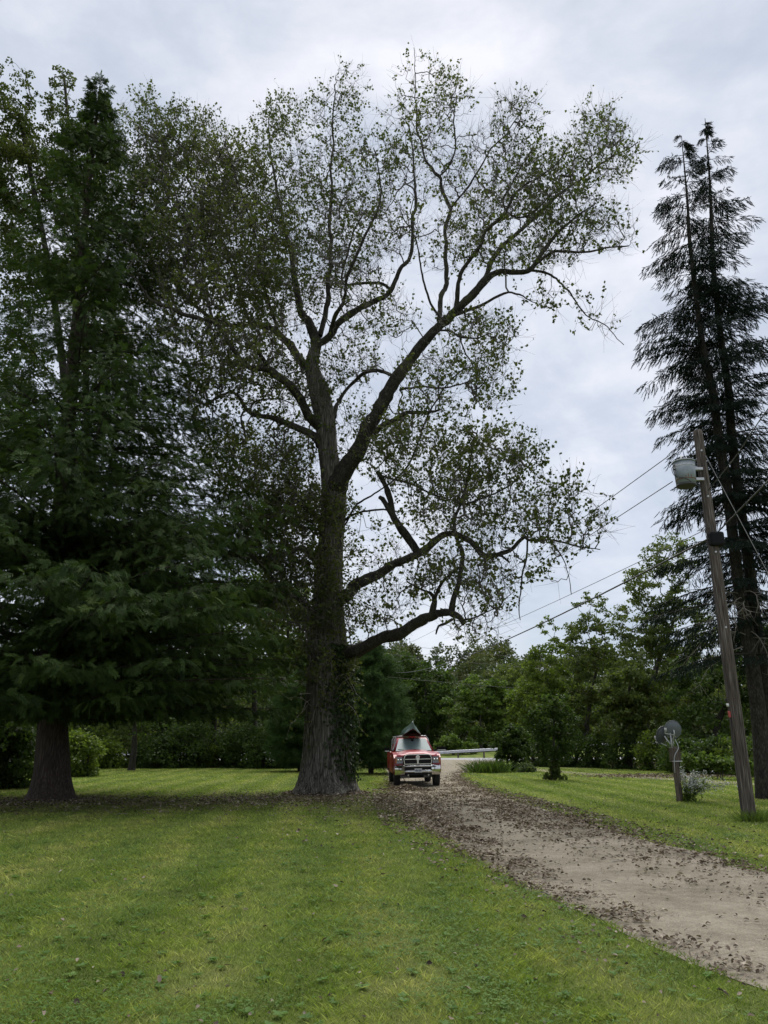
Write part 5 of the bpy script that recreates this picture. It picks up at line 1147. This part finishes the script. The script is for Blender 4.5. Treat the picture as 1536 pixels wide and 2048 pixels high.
# bumper: chrome U with corner blocks and recessed dark middle
rows = []
prof_b = [(.0, .83), (-.03, .80), (-.045, .72), (-.045, .62), (-.03, .53), (.02, .47)]
for x in np.linspace(-.965, .965, 25):
    yy_ = .05 + .30 * abs(x) ** 3.2
    rows.append([(x, yy_ + dy, z) for dy, z in prof_b])
rows_l = [r for r in rows if abs(r[0][0]) > .57]
for s_ in (-1, 1):
    loft('bumper_corner', [r for r in rows if r[0][0] * s_ > .56], M['chrome'])
loft('bumper_top', [[(x, .05 + .30 * abs(x) ** 3.2 + dy, z) for dy, z in ((.06, .845), (.0, .835), (-.035, .80), (-.03, .765), (.03, .755))] for x in np.linspace(-.60, .60, 15)], M['chrome'])
loft('bumper_lower', [[(x, .05 + .30 * abs(x) ** 3.2 + dy, z) for dy, z in ((.03, .665), (-.025, .65), (-.045, .60), (-.03, .555), (.03, .54))] for x in np.linspace(-.60, .60, 15)], M['chrome'])
bm = bmesh.new(); bx(bm, -.60, .60, .12, .42, .47, .82); tm('bumper_core', bm, M['under'], bev=.02)
bm = bmesh.new(); bx(bm, -.155, .155, -.02, -.005, .56, .71); pl_ = tm('licence_plate', bm, M['plate'], bev=.004)
for k, x in enumerate((-.11, -.07, -.03, .03, .07, .11)):      # worn, unreadable characters
    bm = bmesh.new(); bx(bm, x - .012, x + .012, -.024, -.020, .60, .67 if k % 2 else .66); tm('character', bm, M['ink'], parent=pl_)
for x in (-.42, .42):
    bm = bmesh.new(); bx(bm, x - .03, x + .03, -.03, .3, .43, .49); tm('tow_hook', bm, M['chrome'], bev=.012)
# wheels
def wheel(x, y, front):
    s_ = 1 if x > 0 else -1; r = .41; w = .27
    E = bpy.data.objects.new('wheel', None); C.objects.link(E); E.parent = TR; E.location = (x, y, r - .01); E.empty_display_size = .1
    pr = [(-.5, .60), (-.5, .86), (-.44, .96), (-.3, 1.0), (.3, 1.0), (.44, .96), (.5, .86), (.5, .60)]; n = 48; V = []
    for i in range(n):
        a = 2 * math.pi * i / n
        for j, (px_, pr_) in enumerate(pr):
            rr = r * pr_ * (1 if not (j in (3, 4) and i % 2) else .975); V.append((px_ * w, rr * math.cos(a), rr * math.sin(a)))
    i = np.arange(n)[:, None] * 8; j = np.arange(7)[None]; k = ((np.arange(n) + 1) % n)[:, None] * 8
    ty = mesh('tyre', np.array(V), [np.stack([i + j, i + j + 1, k + j + 1, k + j], -1).reshape(-1, 4)], M['tyre']); ty.parent = E
    bm = bmesh.new(); bmesh.ops.create_cone(bm, cap_ends=True, segments=32, radius1=r * .6, radius2=r * .55, depth=w * .82); bmesh.ops.rotate(bm, matrix=Matrix.Rotation(R(90), 3, 'Y'), verts=bm.verts)
    tm('rim', bm, M['chrome'], bev=.01, parent=E)
    bm = bmesh.new(); bmesh.ops.create_cone(bm, cap_ends=True, segments=16, radius1=.07, radius2=.05, depth=w * .95); bmesh.ops.rotate(bm, matrix=Matrix.Rotation(R(90), 3, 'Y'), verts=bm.verts)
    tm('hub', bm, M['under'], bev=.008, parent=E)
for x in (-.845, .845):
    for y in (1.05, 4.62): wheel(x, y, y < 2)
A = Acc(); acc_tube(A, np.array([(-.8, 1.05, .40), (0, 1.05, .38), (.8, 1.05, .40)]), np.full(3, .05), nseg=10); acc_tube(A, np.array([(-.75, .95, .34), (.75, .95, .36)]), np.full(2, .018), nseg=6); o = A.build('axle', M['galv']); o.parent = TR
A = Acc(); acc_tube(A, np.array([(-.8, 4.62, .40), (0, 4.62, .38), (.8, 4.62, .40)]), np.full(3, .05), nseg=10); bm = bmesh.new(); bx(bm, -.3, .3, .8, 2.4, .33, .6); tm('engine_sump', bm, M['under'], bev=.05); o = A.build('axle', M['under']); o.parent = TR
# rack over cab and bed
A = Acc()
for y in (2.95, 3.7, 5.3):
    acc_tube(A, np.array([(-.80, y, 1.3 if y > 3 else 1.62), (-.76, y, 1.80), (-.66, y, 1.93), (0, y, 1.95), (.66, y, 1.93), (.76, y, 1.80), (.80, y, 1.3 if y > 3 else 1.62)]), np.full(7, .022), nseg=8)
for s_ in (-1, 1): acc_tube(A, np.array([(s_ * .68, 2.9, 1.93), (s_ * .70, 5.4, 1.93)]), np.full(2, .02), nseg=8)
o = A.build('roof_rack', M['galv'], None, True); o.parent = TR
# red tie down bundle on the roof front
bm = bmesh.new(); bx(bm, -.16, .16, 2.62, 2.9, 1.87, 1.93, .04); o = tm('strap_bundle', bm, simple('red_strap', (.5, .02, .02), .6), bev=.02)
A = Acc(); acc_tube(A, np.array([(-.12, 2.72, 1.90), (-.03, 2.50, 1.80), (0, 2.46, 1.72), (.04, 2.52, 1.81), (.10, 2.72, 1.90)]), np.full(5, .016), nseg=5); o = A.build('strap', M['black'], None, True); o.parent = TR

# canoe, keel up, bow raised
CN = empty('canoe', (TRX - .06, TRY, 1.95), 'dark green canoe tied upside down on the roof of the red truck', 'canoe'); CN.rotation_euler = (R(0), 0, R(2.4))
ny, nx_ = 40, 17; outr = []; inr = []
for i_ in range(ny):
    t = i_ / (ny - 1); y = 1.75 + 4.4 * t
    wv = .355 * min(1, (t / .13)) ** .9 * min(1, ((1 - t) / .4)) ** .7 + .006
    keel = 1.955 + .60 - .10 * min(1, t / .3) - .16 * min(1, max(0, t - .3) / .3) - .06 * max(0, (t - .8) / .2)
    if t < .03: keel -= .10 * (1 - t / .03) ** 2
    gun = 1.955 + .26 * max(0, 1 - t / .17) ** 1.3 + .12 * max(0, (t - .85) / .15)
    keel = max(keel, gun + .02)
    ro, ri = [], []
    for j in range(nx_):
        a = math.pi * j / (nx_ - 1); cx = -math.cos(a); sharp = 1 - min(1, max(0, t - .12) / .35) * .9 if t < .5 else .1 + .8 * max(0, (t - .65) / .35)
        pz = (math.sin(a) ** .75) * (1 - sharp) + ((1 - abs(cx)) ** .85) * sharp
        ro.append((cx * wv, y, gun + (keel - gun) * pz)); ri.append((cx * wv * .94, y + .012, gun + (keel - gun) * pz * .94))
    outr.append(ro); inr.append(ri)
def off(rows): return [[(x, y, z - 1.95) for x, y, z in r] for r in rows]
loft('hull', off(outr), M['canoe'], parent=CN); loft('hull_inside', off([r[::-1] for r in inr]), M['canoe_in'], parent=CN)
A = Acc()
for s_ in (0, -1): acc_tube(A, np.array([r[s_] for r in outr]) - (0, 0, 1.95), np.full(ny, .016), nseg=6)
for i_ in (9, 16, 24):
    acc_tube(A, np.array([outr[i_][0], outr[i_][-1]]) - (0, 0, 1.95), np.full(2, .018), nseg=6)
o = A.build('gunwale', M['canoe_in'], None, True); o.parent = CN
# dark red load under the canoe
LB = bmesh.new(); bmesh.ops.create_uvsphere(LB, u_segments=24, v_segments=12, radius=1); bmesh.ops.scale(LB, vec=(.36, .55, .20), verts=LB.verts)
for v in LB.verts:
    if v.co.z < -.01: v.co.z = -.01
me = bpy.data.meshes.new('bundle'); LB.to_mesh(me); LB.free(); me.materials.append(M['canoe_in'])
for f in me.polygons: f.use_smooth = True
o = bpy.data.objects.new('bundle', me); C.objects.link(o); o.location = (TRX - .10, TRY + 3.1, 1.975); tag(o, 'dark maroon bundle stowed on the truck roof beneath the canoe', 'bundle')

# ------------------------------------------------------------------ dead leaves, grass, clover
def leaf_litter(name, pts, size, label, lift=.02, mat='dead_leaf', flatness=.22):
    n_ = len(pts); d = rng.normal(size=(n_, 3)); d[:, 2] *= flatness
    roll = rng.normal(size=n_) * .35; up = np.tile((0, 0, 1.0), (n_, 1)) + rng.normal(size=(n_, 3)) * .25
    pv = OVAL_V.copy(); pv[:, 2] += .28 * (pv[:, 0] - .5) ** 2 * 2 + np.abs(pv[:, 1]) * .7; pv[:, 0] -= .5
    V, F = stamp(pv, OVAL_F, np.c_[pts[:, :2], pts[:, 2] if pts.shape[1] > 2 else np.full(n_, lift)], basis(d, up=nrm(up), roll=roll), np.asarray(size)[:, None] * np.c_[rng.uniform(.7, 1.2, n_), rng.uniform(.6, 1.3, n_), rng.uniform(.6, 1.5, n_)])
    V[:, 2] = np.maximum(V[:, 2], .008)
    return tag(mesh(name, V, [F], M[mat], tint=np.repeat(np.clip(rng.normal(.42, .26, n_), 0, 1), len(pv))), label, kind='stuff')
N = 420000
Y = 3.5 + 66 * rng.random(N) ** 1.25; X = rng.uniform(-1.5, 12, N)
def dpoly(X, Y, pl):
    D_ = np.full(len(X), 1e9)
    for k in range(0, len(pl) - 1, 1):
        a, b = pl[k], pl[k + 1]; ab = b - a; t = np.clip(((X - a[0]) * ab[0] + (Y - a[1]) * ab[1]) / (ab @ ab), 0, 1)
        D_ = np.minimum(D_, np.hypot(X - a[0] - t * ab[0], Y - a[1] - t * ab[1]))
    return D_
near = (X > xl(Y) - .8) & (X < xr(Y) + .8); X, Y = X[near], Y[near]
dl = dpoly(X, Y, Lg) ; dr_ = dpoly(X, Y, Rg); ins = in_drive(X, Y); dl = np.where(ins | (X > xl(Y)), dl, -dl); dr_ = np.where(ins | (X < xr(Y)), dr_, -dr_)
pn = fnoise(X, Y, .9); pf = fnoise(X, Y, 2.6)
wl = np.interp(Y, [3, 8, 14, 22, 30], [.17, .26, .48, .7, .5]); wl = np.where(dl < .1, wl * .6, wl)
eL = np.exp(-((dl - .16) / wl) ** 2) * np.interp(Y, [3, 6, 9, 30, 34, 40, 60], [1.0, 1.6, 2.0, 1.4, .6, .2, .05])
eR = np.exp(-((dr_ - .22) / .42) ** 2) * np.interp(Y, [3, 9, 14, 36, 44, 60], [.5, 1, 1.1, 1.0, .5, .1])
w_ = dl / np.maximum(dl + dr_, .1)
md = np.exp(-((w_ - .62) / .16) ** 2) * np.interp(Y, [4, 9, 12, 18, 28, 34, 40], [.05, .30, .55, .95, .9, .4, .03])
al = np.interp(Y, [4, 9, 12, 17, 22, 28.5, 30.5, 36, 70], [.035, .07, .12, .42, .80, .78, .12, .03, .01]) * (1 - .75 * np.exp(-((w_ - .34) / .10) ** 2)) * (1 - .6 * np.exp(-((w_ - .84) / .07) ** 2))
dens = np.clip(eL * (.6 + .8 * (pf > .42)) + eR + md * np.clip((pn - .35) * 3, .1, 1.4) + al, 0, 1.35) * np.clip((pf - .30) * 3.2, .08, 1.3)
keep = (rng.random(len(X)) < dens * .80)
pts = np.c_[X[keep], Y[keep]]; lz = .5 * np.clip(dens[keep], 0, 1)
leaf_litter('leaf_litter', np.c_[pts, .022 + rng.random(len(pts)) * (.015 + .03 * lz)], rng.uniform(.030, .088, len(pts)) * np.interp(pts[:, 1], [4, 8, 18], [.55, .68, 1.0]), 'brown and grey dead leaves scattered over the gravel driveway')
print('litter', len(pts))
# heap in front of the truck
q = rng.normal(size=(1500, 2)) * (.38, .30); hp = .17 * np.exp(-(q[:, 0] / .45) ** 2 - (q[:, 1] / .4) ** 2) * rng.uniform(.2, 1, 1500)
hc = G(812, 1581)
o = leaf_litter('leaf_pile', np.c_[q + hc, .02 + hp], rng.uniform(.07, .13, 1500), 'heap of brown dead leaves in front of the truck')
del o['kind']; tag(o, 'low heap of brown dead leaves in front of the left wheel of the truck', 'leaf pile')
# leaves under the trees
N = 11000
cen = np.array([(-9.5, 22.6, 5.5, 1.6), (-2.2, 25.4, 2.2, 1.7), (-9.9, 24.2, 1.3, 1.2), (-5, 24, 3.2, 1.3), (.4, 21, 1.6, 4.5), (4.2, 17, 2.2, 3.2), (5.5, 13.0, 2.0, 2.4)])
ck = rng.choice(7, N, p=[.31, .28, .13, .16, .07, .03, .02]); q = rng.normal(size=(N, 2)) * cen[ck, 2:] + cen[ck, :2]
q = q[~in_drive(q[:, 0], q[:, 1])]
leaf_litter('leaf_litter', np.c_[q, .03 + rng.random(len(q)) * .02], rng.uniform(.04, .085, len(q)), 'fine brown dead leaves lying in the grass under the trees')
a = rng.uniform(0, 6.28, 900); rr_ = rng.uniform(.95, 1.5, 900); q = np.c_[CW.location.x + np.cos(a) * rr_, TY + np.sin(a) * rr_ * .9]
leaf_litter('leaf_litter', np.c_[q, .03 + .16 * np.exp(-(rr_ - .95) * 4) * rng.random(900)], rng.uniform(.07, .13, 900), 'ring of dead leaves and bark scraps round the foot of the big tree')
q = np.c_[rng.normal(14.2, 2.0, 1800), rng.normal(42, 1.3, 1800)]
leaf_litter('leaf_litter', np.c_[q, .03 + rng.random(1800) * .02], rng.uniform(.08, .14, 1800), 'rusty dead leaves beside the sandy lane at the wood edge')

def blades(N, y0, y1, pw, seed, wbase, hbase):
    rs = np.random.RandomState(seed)
    u = rs.rand(N); e = 2 - pw; Yb = (y0 ** e + u * (y1 ** e - y0 ** e)) ** (1 / e)     # density ~ Y^-pw over a fan of width ~Y
    Xb = rs.uniform(-.56, .56, N) * Yb + rs.uniform(-1.2, 1.2, N)
    nz = fnoise(Xb, Yb, 2.5) * 2 - 1
    ok = ~in_drive(Xb, Yb, -.07 + .09 * nz + 0 * Yb)
    # leave room for the trunks
    Xb, Yb, nz = Xb[ok], Yb[ok], nz[ok]; n_ = len(Xb)
    sc_ = (Yb / 5.0) ** .75
    st = np.sin(Xb * 4.1)          # laid by the mower
    cl = (fnoise(Xb, Yb, 1.7) - .5) * 4
    h = hbase * rs.uniform(.4, 1.3, n_) * np.clip(1 + .35 * cl, .4, 1.7) * np.minimum(sc_, 1.9) ** .5; w = wbase * sc_ * rs.uniform(.6, 1.3, n_)
    tf_ = (vnoise(Xb, Yb, 9.0) - .5) * 1.0 + (vnoise(Xb, Yb, 22.0) - .5) * .9
    h = np.minimum(h * np.clip(1 + tf_ * .9, .35, 1.9), .052)
    lean = np.c_[rs.normal(size=n_) * .8, rs.normal(size=n_) * .7 + .45 * st]
    tip = np.c_[Xb + lean[:, 0] * h, Yb + lean[:, 1] * h, h]
    az = rs.rand(n_) * 3.1416; s_ = np.c_[np.cos(az), np.sin(az), np.zeros(n_)] * w[:, None] / 2
    b = np.c_[Xb, Yb, np.zeros(n_)]
    md = (b * .45 + tip * .55); md[:, 2] = h * .68
    V = np.stack([b - s_, b + s_, md + s_ * .7, tip], 1)
    V[:, 3] = tip
    V = V.reshape(-1, 3); k = np.arange(n_)[:, None] * 4
    F = np.concatenate([np.concatenate([k, k + 1, k + 2], 1), np.concatenate([k, k + 2, k + 3], 1)])
    return V, F, np.repeat(np.clip(rs.normal(.47, .17, n_) + .05 * cl + tf_ * .38 + (rs.rand(n_) < .05) * .5, 0, 1), 4)
V, F, tn = blades(640000, 4.3, 56, 1.6, 3, .0052, .029)
tag(mesh('grass', V, [F], M['blade'], tint=tn), 'short mown grass blades covering the lawn on both sides of the driveway', kind='stuff')
# scattered fallen leaves and a few rosettes of plantain in the near lawn
q = np.c_[rng.uniform(-1, 1, 900), 4.4 + rng.random(900) ** 1.3 * 17]; q[:, 0] *= .55 * q[:, 1] + .8; q = q[~in_drive(q[:, 0], q[:, 1])]
leaf_litter('leaf_litter', np.c_[q, np.full(len(q), .028)], rng.uniform(.025, .06, len(q)), 'odd single dead leaves lying on the near lawn')
q = np.c_[rng.uniform(-1, 1, 900), 4.4 + rng.random(900) ** 1.2 * 12]; q[:, 0] *= .55 * q[:, 1] + .8; q = q[~in_drive(q[:, 0], q[:, 1], .1)]
n_ = len(q); PR = np.repeat(np.c_[q, np.full(n_, .018)], 6, 0); az = np.repeat(rng.random(n_) * 6.28, 6) + np.tile(np.arange(6) * 1.05, n_)
d = np.c_[np.cos(az), np.sin(az), rng.uniform(.1, .5, 6 * n_)]
V, F = stamp(OVAL_V, OVAL_F, PR, basis(d, roll=rng.normal(size=6 * n_) * .2), np.repeat(rng.uniform(.03, .06, n_), 6))
tag(mesh('lawn_weeds', V, [F], M['clover'], tint=np.repeat(np.clip(np.repeat(rng.normal(.4, .2, n_), 6), 0, 1), len(OVAL_V))), 'small flat weed rosettes scattered in the near lawn', kind='stuff')
# clover and broad leaved weeds
N = 60000; rs = np.random.RandomState(8)
Yc = 4.3 + (rs.rand(N) ** 1.3) * 11; Xc = rs.uniform(-.56, .56, N) * Yc
pt = (fnoise(Xc, Yc, 1.1) - .5) * 5 + (vnoise(Xc, Yc, 5.) - .5) * 1.2 + rs.normal(size=N) * .3
ok = (pt > .35) & ~in_drive(Xc, Yc, .05); Xc, Yc = Xc[ok], Yc[ok]; n_ = len(Xc)
P3 = np.repeat(np.c_[Xc, Yc, rs.uniform(.022, .05, n_)], 3, 0); az = np.repeat(rs.rand(n_) * 6.28, 3) + np.tile((0, 2.09, 4.19), n_)
d = np.c_[np.cos(az), np.sin(az), rs.normal(size=3 * n_) * .18]
V, F = stamp(OVAL_V, OVAL_F, P3, basis(d, roll=rs.normal(size=3 * n_) * .15), np.repeat(rs.uniform(.010, .019, n_) * (Yc / 5) ** .5, 3))
tag(mesh('clover', V, [F], M['clover'], tint=np.repeat(np.clip(rs.normal(.5, .2, 3 * n_), 0, 1), len(OVAL_V))), 'patches of clover and small broad leaved weeds in the near lawn', kind='stuff')
# stones on the drive
N = 9000; Ys = 4.3 + rs.rand(N) ** 1.5 * 20; Xs = xl(Ys) + (xr(Ys) - xl(Ys)) * rs.uniform(.02, .98, N)
oc = np.array([(1, 0, 0), (0, 1, 0), (-1, 0, 0), (0, -1, 0), (0, 0, .7), (.6, .6, .35)], float); of_ = np.array([(0, 1, 4), (1, 2, 4), (2, 3, 4), (3, 0, 4), (0, 5, 1), (0, 4, 5)])
V, F = stamp(oc, of_, np.c_[Xs, Ys, np.full(N, .015)], basis(np.c_[rs.normal(size=(N, 2)), rs.normal(size=N) * .2]), rs.uniform(.003, .011, N))
tag(mesh('gravel', V, [F], simple('pebble', (.27, .24, .20), .9, var=.45, nscale=40)), 'loose small stones on the sandy driveway', kind='stuff')
# fallen twigs
A = Acc()
for k in range(60):
    if k < 35: x, y = rs.normal(-2, 2.5), rs.uniform(18, 26)
    else:
        y = rs.uniform(8, 28); x = xl(y) + (xr(y) - xl(y)) * rs.rand()
    a0 = rs.rand() * 6.28; L_ = rs.uniform(.12, .5); A_ = np.array([(x, y, .03), (x + math.cos(a0) * L_ / 2, y + math.sin(a0) * L_ / 2, .045), (x + math.cos(a0 + .3) * L_, y + math.sin(a0 + .3) * L_, .03)]); acc_tube(A, A_, np.linspace(.007, .004, 3), nseg=5)
tag(A.build('fallen_twigs', M['twig_pale']), 'thin fallen twigs scattered on the lawn and driveway', kind='stuff')
